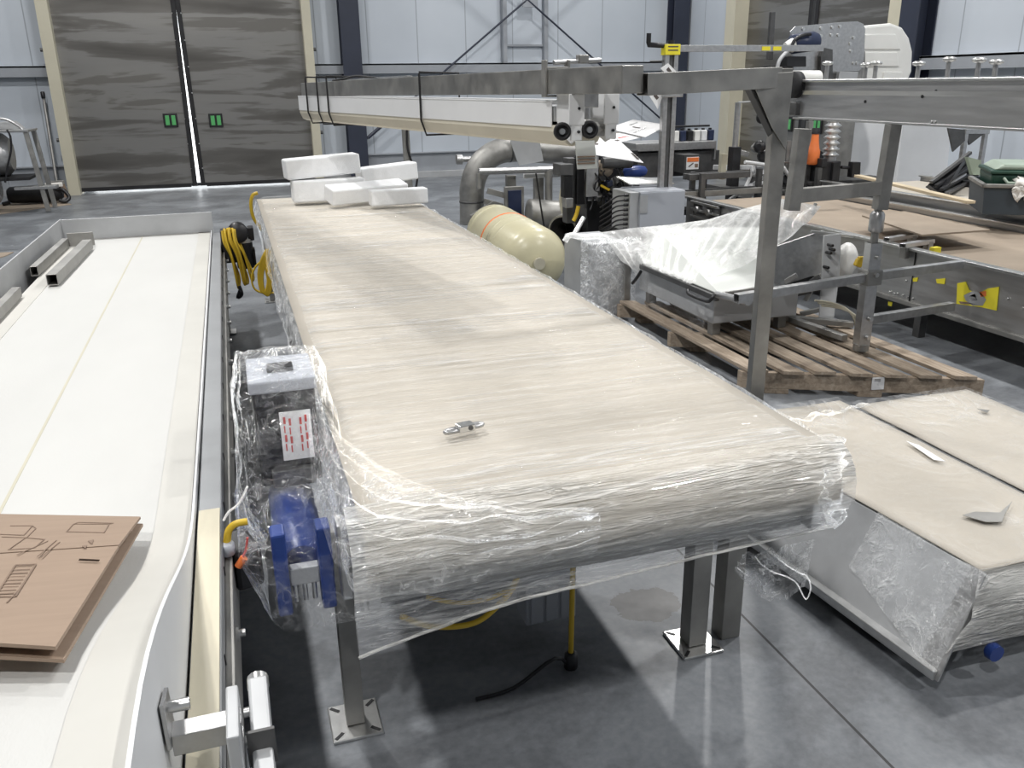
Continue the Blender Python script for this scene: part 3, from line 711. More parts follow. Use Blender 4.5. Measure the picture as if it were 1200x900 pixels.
# ------------------------------------------------------------------ things lying on the table
c = thing('tool_clip', 'small shiny metal chain link lying on the film near the front of the table', 'metal part', P(545, 503, z=ZT + .018))
o = ORG[c.name]
for dx, dy, rz in ((-.036, -.008, .25), (.03, .008, .15)):
    pts = [(o.x + dx + .022 * math.cos(a) * math.cos(rz) - .009 * math.sin(a) * math.sin(rz), o.y + dy + .022 * math.cos(a) * math.sin(rz) + .009 * math.sin(a) * math.cos(rz), o.z + .004) for a in [i * math.pi / 5 for i in range(11)]]
    MB().tube(pts, .006, 6, 2).build('link', 'steel', c)
MB().obox((o.x, o.y, o.z + .007), (.046, .032, .02), rz=.2).build('link_body', 'steel_bright', c, .003)
MB().cyl((o.x + .012, o.y - .016, o.z + .008), (o.x + .012, o.y - .008, o.z + .008), .007, n=12).build('pin', 'steel_dark', c)
def foam(pts_bottom, h, label, rz=None):
    b = MB().hexa([Vector(p) for p in pts_bottom] + [Vector(p) + Vector(h) for p in pts_bottom])
    return tag(b.build('foam_block', 'foam', None, .012), label, 'foam', 'white foam blocks at the far end of the table')
ZF = ZT + .022
def fb(cx, cy, L, W, H, rz, z0, label, ry=0, rx=0):
    m = MB().obox((0, 0, 0), (L, W, H), rz=rz, ry=ry, rx=rx)
    c = Vector((cx, cy, z0 - min(v.z for v in m.v)))
    m.v = [v + c for v in m.v]
    return tag(m.build('foam_block', 'foam', None, .012), label, 'foam', 'white foam blocks at the far end of the table')
fb(.72, 7.02, .56, .17, .165, .04, ZF, 'white foam block at the bottom left of the pile, under another')
fb(.69, 7.10, .58, .20, .15, .10, ZF + .169, 'white foam block lying on top at the left of the pile', -.05)
fb(.99, 6.80, .66, .15, .12, .36, ZF, 'white foam block lying askew across the middle of the pile', 0, .25)
fb(1.19, 6.55, .44, .11, .115, .08, ZF, 'low white foam bar at the front right of the pile')
fb(1.24, 7.30, .50, .16, .14, .22, ZF + .075, 'white foam block at the back right of the pile, slightly raised', -.06)
fb(1.22, 7.30, .30, .14, .06, .1, ZF, 'thin white foam offcut under the back right block')
# ------------------------------------------------------------------ welded gantry frame over the table
T = thing('gantry_frame', 'grey welded square-tube gantry arching over the wrapped table', 'frame', (2.05, 3.12, 0))
pn = P(741, 93, y=3.02); pf = P(360, 105, y=7.25)
dv = (pf - pn).normalized()
tube = MB().hollow(pn, pf, .098, .098, .005).build('long_tube', 'steel_dull', T, .006, label='long tube running away over the table')
MB().bar(pn - dv * .003, pn + dv * .004, .096, .096).build('tube_cap', 'steel_dull', tube, .003)
c = pn.lerp(pf, .125)
cp = MB()
sv = dv.cross(Vector((0, 0, 1))).normalized()
cp.bar(c - sv * .055 + Vector((0, 0, -.06)) , c - sv * .055 + Vector((0, 0, .085)), .012, .035, up=dv).bar(c + sv * .055 + Vector((0, 0, -.06)), c + sv * .055 + Vector((0, 0, .085)), .012, .035, up=dv)
cp.bar(c - sv * .06 + Vector((0, 0, -.056)), c + sv * .06 + Vector((0, 0, -.056)), .035, .008).bar(c - sv * .06 + Vector((0, 0, .055)), c + sv * .06 + Vector((0, 0, .055)), .035, .008)
ck = cp.build('clamp', 'steel_dull', tube, .003)
MB().cyl(c + Vector((-.01, 0, .075)), c + Vector((.22, .05, .085)), .010, n=8).build('clamp_rod', 'steel', ck)
MB().obox(c + Vector((.13, .03, .088)), (.05, .03, .035), rz=.2).build('clamp_nut', 'steel_dull', ck, .004)
MB().tube([pn.lerp(pf, t) + Vector((.0, 0, z)) for t, z in ((.62, .055), (.66, .062), (.72, .075), (.78, .062), (.84, .055))], .008, 6, 4).build('loose_strap', 'rubber', tube)
MB().bar(pn.lerp(pf, .5) + Vector((0, 0, .056)), pn.lerp(pf, .82) + Vector((.02, 0, .056)), .03, .008).build('loose_rod', 'steel_bright', tube)
px, py = 2.13, 3.12
zx = 1.668
cb = MB().hollow((pn.x + .05, 3.04, zx + .02), (px - .03, py, zx + .038), .075, .078, .004).build('cross_tube', 'steel_dull', T, .005, label='short cross tube to the post')
MB().hollow((px, py, .012), (px, py, 1.74), .062, .062, .004, up=(.25, 1, 0)).build('post', 'steel_dull', T, .006)
for dy in (-.040, .034): MB().prism([P(878, 87, y=py + dy), P(930, 84, y=py + dy), P(921, 176, y=py + dy), P(905, 150, y=py + dy)], (0, .006, 0)).build('gusset_plate', 'steel_dull', T, .002)
MB().hollow(P(880, 99, y=py), P(910, 160, y=py), .045, .045, .004).build('knee_brace', 'steel_dark', T, .003)
MB().box(px - .1, px + .1, py - .1, py + .1, 0, .012).build('base_plate', 'steel', T, .003)
# far support of the long tube
sp = P(484, 190, y=7.85)
st = MB().hollow((pf.x + .03, 7.28, 0), (pf.x + .03, 7.28, pf.z - .05), .06, .06, .004, up=(0, 1, 0)) if False else None
q0 = P(477, 146, y=7.75); q1 = P(489, 234, y=7.75)
zb = q1 + (q1 - q0).normalized() * 0; 
m = MB().hollow((1.52, 7.75, .01), (1.50, 7.75, q0.z + .12), .055, .075, .004, up=(0, 1, 0)).build('far_post', 'steel_dull', T, .004)
MB().box(1.42, 1.62, 7.66, 7.84, 0, .01).build('base_plate', 'steel', m)
MB().tube([P(u, v, y=7.70) for u, v in ((477, 150), (478, 175), (485, 196), (489, 208), (487, 222))], .010, 6, 4).build('strap', 'rubber', m)
MB().hollow((.62, 7.28, 1.60), (1.53, 7.75, 1.60), .04, .04, .004).build('far_cross_tube', 'steel_dull', m) if False else None
# ------------------------------------------------------------------ narrow white conveyor tied under the gantry tube
W = thing('narrow_conveyor', 'narrow white conveyor with a cream trough tied under the long gantry tube', 'conveyor', pn.lerp(pf, .5) - Vector((0, 0, .3)))
a = P(690, 139, y=3.42); b = P(366, 122, y=7.15)
a.z = 1.575; b.z = 1.575
d = (b - a).normalized(); s = d.cross(Vector((0, 0, 1))).normalized()
up = Vector((0, 0, 1))
a2 = a + d * .12
for k in (-1, 1):
    MB().bar(a2 + s * k * .105, b + s * k * .105, .006, .105).build('side_panel', 'white_paint', W, .002)
    MB().bar(a2 + s * k * .100 + up * .05, b + s * k * .100 + up * .05, .02, .006).build('panel_lip', 'white_paint', W, .002)
MB().bar(a2 + up * .0, b + up * .0, .19, .06).build('frame_core', 'galv', W)
n0 = a + d * .05; L_ = b - n0
MB().prism([n0 + s * k - up * z for k, z in ((-.104, .045), (-.104, .07), (-.085, .115), (-.055, .128), (.055, .128), (.085, .115), (.104, .07), (.104, .045))], L_).build('belt_trough', 'beige_belt', W, .004, label='cream rounded trough underneath')
for k in (-1, 1):
    o = a + s * k * .085
    br = MB().prism([o + up * .085 + d * .11 - s * .003, o + up * .085 - d * .03 - s * .003, o - up * .02 - d * .05 - s * .003, o - up * .10 - d * .035 - s * .003, o - up * .115 + d * .0 - s * .003, o - up * .10 + d * .03 - s * .003, o - up * .03 + d * .11 - s * .003], s * .007).build('end_bracket', 'white_paint', W, .002)
    MB().box(o.x - .034, o.x + .034, o.y - .06, o.y - .052, 1.535, 1.655).build('bracket_face', 'white_paint', br, .006)
    MB().box(o.x - .026, o.x + .026, o.y - .056, o.y - .048, 1.475, 1.545).build('bracket_tab', 'white_paint', br, .008)
    for z in (1.60, 1.51): MB().cyl((o.x + .008, o.y - .064, z), (o.x + .008, o.y - .05, z), .006, n=8).build('screw', 'black', br)
MB().cyl(a - s * .08 - up * .055, a + s * .08 - up * .055, .035, n=18).build('end_roller', 'steel_dull', W)
for u_, v_ in ((659, 154), (691, 152)):
    e = P(u_, v_, y=a.y - .075)
    MB().lathe(e, (-.25, -1, .1), [(-.02, .018), (-.02, .034), (.0, .036), (.012, .032), (.013, .024), (.002, .022)], 20).build('bearing', 'rubber', W)
    MB().cyl(e + Vector((0, .02, 0)), e + Vector((-.004, -.012, 0)), .012, n=12).build('bearing_core', 'steel_bright', W)
MB().box(a.x - .035, a.x + .035, a.y - .02, a.y - .014, 1.60, 1.66).build('centre_plate', 'steel', W, .003)
pb = a - d * .02 - Vector((.06, 0, 0))
MB().prism([(pb.x - .035, pb.y - .06, 1.475), (pb.x + .05, pb.y - .06, 1.475), (pb.x + .06, pb.y - .075, 1.365), (pb.x - .03, pb.y - .075, 1.365)], (0, .006, 0)).build('hanging_plate', 'pale_lid', W, .002)
for q in range(3): MB().box(pb.x - .03, pb.x + .046, pb.y - .077 + .000, pb.y - .0715, 1.385 + q * .013, 1.39 + q * .013).build('plate_slot', 'ink_soft', W)
for t in (.93, .86, .80, .38):
    c = b.lerp(a, 1 - t) if False else a.lerp(b, t)
    w = [c + s * -.118 + up * .18, c + s * -.118 - up * .06, c + s * -.09 - up * .14, c + s * .09 - up * .14, c + s * .118 - up * .06, c + s * .118 + up * .18, c - s * .118 + up * .185]
    tag(MB().tube(w, .006, 6).build('tie_wire', 'rubber'), {.93: 'black tie wire nearest the far end of the narrow white conveyor', .86: 'black tie wire second from the far end of the narrow conveyor', .80: 'black tie wire around the narrow conveyor, its loose end hanging', .38: 'black tie wire nearest the camera around the narrow white conveyor'}[t], 'wire', 'tie wires round the narrow conveyor')
# ------------------------------------------------------------------ cream fibreglass tank lying behind the table
a = Vector((2.34, 6.62, .29)); b = Vector((2.44, 8.35, .29)); d = (b - a).normalized()
L = (b - a).length
T = thing('cream_tank', 'cream cylindrical tank with an orange band lying on the floor behind the wrapped table', 'tank', (2.39, 7.5, 0))
R = .285
MB().lathe(a, d, [(0, .06), (.01, .13), (.04, .205), (.09, .255), (.16, R), (L - .16, R), (L - .09, .255), (L - .04, .20), (L, .1)], 36).build('shell', 'tank', T)
MB().lathe(a + d * .95, d, [(-.018, R), (-.016, R + .003), (.016, R + .003), (.018, R)], 36).build('band', 'orange', T, label='thin orange band')
for t in (.55, .75, 1.45): MB().lathe(a + d * t, d, [(-.02, R), (-.016, R + .002), (.016, R + .002), (.02, R)], 36).build('seam_ring', 'tank', T)
MB().cyl(a - d * .03, a + d * .02, .05, n=16).build('end_fitting', 'cream', T)
for t in (.35, 1.4):
    c = a + d * t; MB().box(c.x - .22, c.x - .14, c.y - .06, c.y + .06, 0, .09).build('chock', 'wood', T); MB().box(c.x + .14, c.x + .22, c.y - .06, c.y + .06, 0, .09).build('chock', 'wood', T)
# ------------------------------------------------------------------ stainless pipe bend on its tubular frame
y = 9.3
T = thing('pipe_machine', 'machine with a thick stainless pipe elbow and tubular frame beyond the cream tank', 'machine', (P(600, 200, y=y).x, y, 0))
pa = [P(u, v, y=y) for u, v in ((553, 262), (553, 240), (553, 222), (557, 205), (566, 190), (581, 179), (600, 175), (625, 176), (660, 178), (700, 180), (720, 181))]
pa = [Vector((pa[0].x, y, .25))] + pa
MB().tube(pa, .135, 24, 4).build('pipe', 'steel_dull', T, label='thick stainless pipe elbow')
c = P(553, 236, y=y); MB().lathe(c, (0, 0, 1), [(-.01, .136), (-.008, .141), (.008, .141), (.01, .136)], 24).build('weld_ring', 'steel_dark', T)
c = P(597, 175, y=y); MB().lathe(c, (1, 0, 0), [(-.01, .136), (-.008, .141), (.008, .141), (.01, .136)], 24).build('weld_ring', 'steel_dark', T)
a = P(536, 187, y=y + .1); MB().cyl(a, a + Vector((.22, 0, 0)), .03, n=12).cyl(a - Vector((.01, 0, 0)), a + Vector((.05, 0, 0)), .055, n=12).build('stub', 'steel', T)
q = [P(596, 160, y=y - .16), P(632, 163, y=y - .17), P(637, 189, y=y - .18), P(608, 194, y=y - .17)]
MB().prism(q, (0, .012, 0)).build('saddle_plate', 'galv', T, .003)
yf = y - .35
MB().cyl(P(561, 201, y=yf), P(668, 198, y=yf), .034, n=14).build('frame_tube', 'steel', T)
p = P(561, 203, y=yf); MB().cyl(p, p - Vector((0, 0, .16)), .03, n=12).build('frame_tube', 'steel_dull', T)
p = P(643, 199, y=yf); MB().cyl((p.x, yf, 0), (p.x, yf, p.z), .042, n=14).build('leg', 'steel_dull', T)
p = P(598, 205, y=yf + .15)
for dx in (0, .32): MB().box(p.x + dx - .05, p.x + dx + .05, yf + .1, yf + .18, 0, p.z).build('leg', 'steel_dull', T, .004)
p = P(603, 236, y=yf + .05); g = MB().box(p.x - .11, p.x + .11, yf + .05, yf + .09, p.z - .2, p.z + .16).build('control_panel', 'steel_dull', T, .006)
MB().box(p.x - .075, p.x + .075, yf + .035, yf + .05, p.z - .17, p.z + .12).build('panel_screen', 'blue_dark', g, .003)
p = P(586, 238, y=yf + .05)
for k in range(3): MB().obox((p.x - .02 - .04 * k, yf + .1, p.z + .1 - .11 * k), (.22, .03, .06), ry=.3).build('bracket', 'steel_dull', T, .003)
p = P(573, 254, y=yf + .05); MB().obox((p.x - .05, yf + .08, p.z + .05), (.3, .05, .1), ry=-.5).build('bracket', 'steel_dull', T, .003)
p = P(582, 249, y=yf - .05); MB().hollow((p.x - .06, yf - .05, p.z), (p.x + .06, yf - .05, p.z), .03, .12, .02).build('cable_tray', 'cream', T)
p = P(636, 205, y=yf + .1); MB().box(p.x - .22, p.x + .2, yf + .08, yf + .12, p.z - .03, p.z + .04).build('name_plate', 'white_paint', T, .003)
# motor drum on the right part of that machine
p = P(650, 248, y=8.7); MB().lathe((p.x - .30, 8.7, p.z), (1, 0, -.1), [(0, .10), (.01, .15), (.45, .15), (.5, .11)], 24).build('motor_drum', 'steel_dull', T)
p = P(668, 268, y=8.3); MB().pipe((p.x - .12, 8.2, p.z), (p.x + .16, 8.5, p.z + .02), .16, .14, 24).build('pipe_stub', 'steel', T)
MB().tube([P(u, v, y=8.35) for u, v in ((660, 215), (657, 232), (660, 250), (668, 258), (676, 262))], .018, 8, 5).build('hose', 'cream', T)
MB().tube([P(u, v, y=8.3) for u, v in ((628, 203), (632, 230), (637, 262), (642, 284))], .009, 6, 5).build('cable', 'black', T)
# ------------------------------------------------------------------ labelling machine: black works, grey cabinet, white card on top
y = 7.9
T = thing('labelling_machine', 'black and steel packaging machine full of valves, carrying a grey control cabinet', 'machine', (P(730, 230, y=y).x, y, 0))
def bx(u0, u1, v0, v1, yy, dep, name, m, par=None, bev=.006, label=None):
    a = P(u0, v1, y=yy); c = P(u1, v0, y=yy)
    return MB().box(a.x, c.x, yy, yy + dep, a.z, c.z).build(name, m, par or T, bev, label=label)
a = P(668, 262, y=y); c = P(735, 220, y=y)
MB().box(a.x + .22, c.x + .5, y + .1, y + .7, .12, a.z + .2).build('base_cabinet', 'black', T, .01)
for dx in (.27, .62):
    for dy in (.12, .6): MB().box(a.x + dx, a.x + dx + .06, y + dy, y + dy + .06, 0, .14).build('foot', 'steel_dark', T)
bx(664, 676, 185, 262, y + .05, .12, 'upright', 'steel_dark')
bx(676, 690, 182, 240, y + .0, .1, 'upright', 'black')
bx(687, 702, 180, 231, y - .12, .06, 'stainless_chute', 'steel', label='stained stainless chute')
bx(656, 672, 192, 206, y - .05, .2, 'valve_body', 'steel_dark'); bx(661, 671, 206, 232, y - .03, .1, 'valve_body', 'black')
bx(663, 672, 232, 244, y - .06, .1, 'valve_cap', 'steel')
bx(700, 742, 188, 262, y + .25, .35, 'machine_body', 'black')
bx(700, 748, 176, 196, y + .28, .3, 'machine_body', 'rubber')
p = P(708, 198, y=y - .04); MB().lathe((p.x, y - .1, p.z), (0, 1, 0), [(0, .03), (.01, .075), (.2, .075)], 16).build('sensor_head', 'tan_board', T)
p = P(702, 190, y=y - .02); MB().lathe((p.x, y - .1, p.z), (1, 0, 0), [(0, .05), (.12, .06), (.3, .06)], 14).build('roller', 'steel_dark', T)
r = random.Random(11)
for k in range(26):
    u = r.uniform(700, 736); v = r.uniform(206, 236); yy = y + r.uniform(-.12, .12)
    p = P(u, v, y=yy); mm = r.choice(['black', 'steel_dark', 'steel', 'black', 'blue_dark', 'steel_bright', 'black'])
    if k % 2: MB().lathe(p, (r.uniform(-1, 1), r.uniform(-1, 0), r.uniform(-1, 1)), [(0, .012), (.004, .022), (.05, .022), (.055, .03), (.075, .03)], 10).build('valve', mm, T)
    else: MB().obox(p, (r.uniform(.04, .1), .05, r.uniform(.03, .08)), rz=r.uniform(-1, 1), ry=r.uniform(-.6, .6)).build('fitting', mm, T, .004)
for k in range(9):
    u = r.uniform(690, 735); q = [P(u, 190 + r.uniform(-4, 12), y=y - .1)]
    for j in range(4): u += r.uniform(-8, 10); q.append(P(u, 205 + j * 13 + r.uniform(-5, 5), y=y - .1 + r.uniform(-.05, .05)))
    MB().tube(q, .009, 6, 4).build('hose', 'black', T)
MB().obox(P(709, 220, y=y - .14), (.10, .03, .022), ry=.5).build('tag_strip', 'yellow', T, .003)
p = P(672, 259, y=y - .1); MB().tube([p, p + Vector((.03, 0, .06)), p + Vector((.05, 0, .14))], .02, 7, 3).build('yellow_grip', 'yellow', T)
p = P(744, 203, y=y - .05); MB().lathe((p.x - .13, y, p.z), (1, 0, .05), [(0, .02), (.03, .05), (.12, .06), (.2, .06), (.26, .045), (.28, .02)], 16).build('blue_valve', 'blue', T, label='blue rounded valve body')
q = [P(722, 207, y=y - .1), P(776, 210, y=y - .05), P(792, 217, y=y + .1), P(735, 214, y=y + .1)]
MB().prism([P(722, 208, y=7.6), P(776, 210, y=7.6), P(790, 216, y=7.5), P(738, 217, y=7.5)], (0, 0, .012)).build('shelf_plate', 'steel_bright', T, .002)
# grey cabinet
a = P(748, 272, y=7.2); c = P(803, 222, y=7.2)
g = MB().box(a.x, c.x, 7.2, 7.62, a.z, c.z).build('control_cabinet', 'grey_paint', T, .008, label='plain grey control cabinet')
MB().box(a.x - .0 + .004, c.x - .004, 7.188, 7.2, a.z + .01, c.z - .01).build('cabinet_door', 'grey_paint', g, .004)
MB().box(a.x + .0, a.x + .075, 7.181, 7.189, c.z - .19, c.z - .03).build('data_plate', 'galv', g)
MB().box(a.x - .09, a.x - .0, 7.21, 7.6, a.z, c.z - .005).build('gland_plate', 'galv', g, .004)
for k in range(8):
    z = a.z + .03 + k * (c.z - a.z - .06) / 7
    l = MB().cyl((a.x - .13, 7.25, z), (a.x - .09, 7.25, z), .014, n=8).build('cable_gland', 'black', g)
    MB().tube([(a.x - .12, 7.25, z), (a.x - .2, 7.26, z - .01), (a.x - .26, 7.3, z - .06), (a.x - .3, 7.4, z - .12)], .008, 6, 4).build('cable', 'black', l)
for dx in (.05, c.x - a.x - .1): MB().box(a.x + dx, a.x + dx + .05, 7.35, 7.4, 0, a.z + .01).build('cabinet_leg', 'steel_dark', T)
MB().box(a.x - .05, a.x + .1, 7.4, 8.3, a.z - .12, a.z - .06).build('cross_beam', 'steel_dark', T)
p = P(728, 250, y=7.7); MB().cyl((p.x, 7.7, 0), (p.x, 7.7, p.z + .14), .05, n=14).build('pillar', 'steel_dark', T)
p = P(738, 262, y=7.9); MB().lathe((p.x, 7.9, p.z - .08), (0, 0, 1), [(0, .05), (.02, .06), (.15, .06), (.17, .04)], 14).build('yellow_cap', 'yellow', T)
# upright column with crank, arm and hazard flag
yc = 7.45
col = P(775, 205, y=yc).x + .04
zt = P(785, 52, y=yc).z
C = thing('crank_column', 'tall twin-rail column with a black hand crank and yellow sticker near the white card', 'column', (col, yc, 0))
for k in (-1, 1): MB().box(col + k * .045 - .022, col + k * .045 + .022, yc - .03, yc + .03, .0, zt).build('rail', 'steel', C, .004)
MB().box(col - .02, col + .02, yc - .015, yc + .015, 0.0, zt - .02).build('lead_screw', 'steel_dark', C)
MB().box(col - .12, col + .12, yc - .12, yc + .12, 0, .02).build('base_plate', 'steel_dark', C)
MB().box(col - .075, col + .075, yc - .045, yc + .045, zt - .09, zt).build('head_block', 'yellow_flag', C, .004, label='yellow sticker round the column head')
for z in (.02, .05): MB().box(col - .05, col + .05, yc - .0475, yc - .0455, zt - .045 + z - .03, zt - .035 + z - .03).build('sticker_text', 'ink', C)
cr = MB().tube([(col - .0, yc, zt), (col, yc, zt + .035)], .03, 10).build('crank_hub', 'black', C)
MB().tube([P(786, 54, y=yc), P(771, 53, y=yc), P(760, 52.5, y=yc), P(760, 50, y=yc), P(760.5, 39, y=yc)], .022, 8).build('crank', 'black', cr)
for z in (zt - .14, zt - .30): MB().cyl((col - .2, yc, z), (col - .03, yc, z), .008, n=6).build('pin', 'steel_dark', C)
z0 = P(790, 107, y=yc).z; MB().box(col - .09, col + .1, yc - .09, yc - .03, z0 - .05, z0 + .06).build('carriage', 'steel', C, .006)
MB().cyl((col + .05, yc - .1, z0 + .02), (col + .05, yc - .09, z0 + .02), .026, n=12).build('knob', 'black', C)
am = MB().hollow((col + .07, yc, zt - .035), (P(963, 62, y=yc).x, yc, zt - .035), .05, .055, .004).build('arm', 'steel', C, .003)
for u in (895, 908): 
    p = P(u, 61, y=yc); MB().box(p.x - .04, p.x + .05, yc - .029, yc - .026, zt - .055, zt - .02).build('sticker', 'yellow_flag', am)
for nm, (q, mark) in {'hanging card above the beam': ([(774, 80), (783, 74), (797, 88), (782, 88)], 1), 'card below': ([(757, 106), (779, 106), (771, 128)], 1)}.items():
    ob = MB().prism([P(u, v, y=yc - .034) for u, v in q], (0, .003, 0)).build('card', 'white_paper')
    tag(ob, 'small white card tucked against the crank column ' + ('above the gantry cross tube' if q[0][1] < 100 else 'below the gantry cross tube'), 'card')
    cu = sum(k[0] for k in q) / len(q); cv = sum(k[1] for k in q) / len(q)
    MB().obox(P(cu, cv, y=yc - .036), (.05, .002, .03), ry=.8).build('print_mark', 'ink', ob)
# white printed cards lying on the machine
def card(pts, label, marks, reds=(), dark=()):
    T = thing('white_card', label, 'card', sum((Vector(p) for p in pts), Vector()) / len(pts), 'white printed cards on the black machine')
    b = MB(); c = Vector(pts[0]).lerp(Vector(pts[2]), .5)
    b.prism(pts, (0, .004, .006)); b.build('sheet', 'white_paper', T)
    a, e, f, g = [Vector(p) for p in pts[:4]]
    def at(s, t): return (a.lerp(e, s)).lerp(g.lerp(f, s), t) + Vector((0, -.006, .003))
    for (s, t, w, h, m) in marks:
        MB().prism([at(s, t), at(s + w, t), at(s + w, t + h), at(s, t + h)], (0, -.002, .002)).build('print_mark', m, T)
yv = 7.35
card([P(693, 160, y=7.4), P(728, 167, y=7.2), P(754, 191, y=7.0), P(694, 181, y=7.05)], 'large white printed card with black slots and red marks, front of the pair', [(.05, .35, .28, .1, 'ink'), (.45, .3, .06, .45, 'ink'), (.42, .6, .2, .12, 'red'), (.6, .1, .14, .2, 'red'), (.93, .55, .05, .3, 'ink')])
card([P(712, 151, y=7.75), P(742, 141, y=7.7), P(782, 147, y=7.5), P(756, 161, y=7.45)], 'folded white card at the back, its flap raised against the crank column', [(.45, .35, .06, .2, 'ink'), (.1, .6, .5, .05, 'steel'), (.55, .2, .3, .05, 'steel')])
card([P(700, 158, y=7.7), P(733, 153, y=7.7), P(757, 160, y=7.5), P(722, 168, y=7.5)], 'white card with red print between the front card and the folded one', [(.2, .3, .35, .12, 'red'), (.3, .6, .4, .08, 'red'), (.25, .1, .4, .06, 'tan_board'), (.1, .75, .1, .1, 'ink')])
# ------------------------------------------------------------------ sorting conveyor behind the column, with a row of small valves
y = 9.2
T = thing('valve_conveyor', 'dark steel conveyor with a row of black and white valves behind the crank column', 'conveyor', (P(800, 180, y=y).x, y, 0))
a = P(745, 178, y=y); c = P(838, 165, y=y)
MB().box(a.x, c.x, y, y + .5, a.z, c.z).build('side_panel', 'steel', T, .006)
MB().box(a.x, c.x + .1, y + .05, y + .5, a.z - .3, a.z - .02).build('lower_frame', 'steel_dark', T, .006)
MB().box(c.x, c.x + .02, y + .0, y + .5, a.z - .12, c.z).build('end_plate', 'steel', T)
for k, mm in enumerate(('hdpe', 'hdpe', 'blue_dark', 'black', 'hdpe', 'white_paint', 'blue_dark')):
    p = P(785 + k * 8.2, 158, y=y + .1); b = MB().box(p.x - .035, p.x + .035, y + .1, y + .2, c.z, c.z + .12).build('valve', mm, T, .012)
    MB().cyl((p.x, y + .15, c.z + .12), (p.x, y + .15, c.z + .14), .02, n=10).build('valve_cap', 'black', b)
MB().cyl((a.x + .2, y + .15, c.z + .165), (c.x, y + .15, c.z + .165), .012, n=8).build('air_line', 'black', T)
for dx in (.1, 1.0): MB().box(a.x + dx, a.x + dx + .06, y + .2, y + .26, 0, a.z - .25).build('leg', 'steel_dark', T)
l = P(811, 192, y=8.95); w = MB().box(l.x - .075, l.x + .08, 8.94, 8.95, l.z - .06, l.z + .075).build('warning_sign', 'white_paper', T, label='small warning label with an orange header')
MB().box(l.x - .07, l.x + .075, 8.935, 8.94, l.z + .025, l.z + .07).build('sign_header', 'orange', w)
MB().obox((l.x - .02, 8.937, l.z - .01), (.07, .004, .012), ry=-.6).build('pictogram', 'ink', w)
MB().box(l.x + .03, l.x + .07, 8.936, 8.94, l.z - .04, l.z + .0).build('sign_text', 'ink_soft', w)
MB().box(l.x - .1, l.x + .1, 8.95, 9.25, l.z - .1, l.z + .1).build('sign_bracket', 'steel_dark', T)
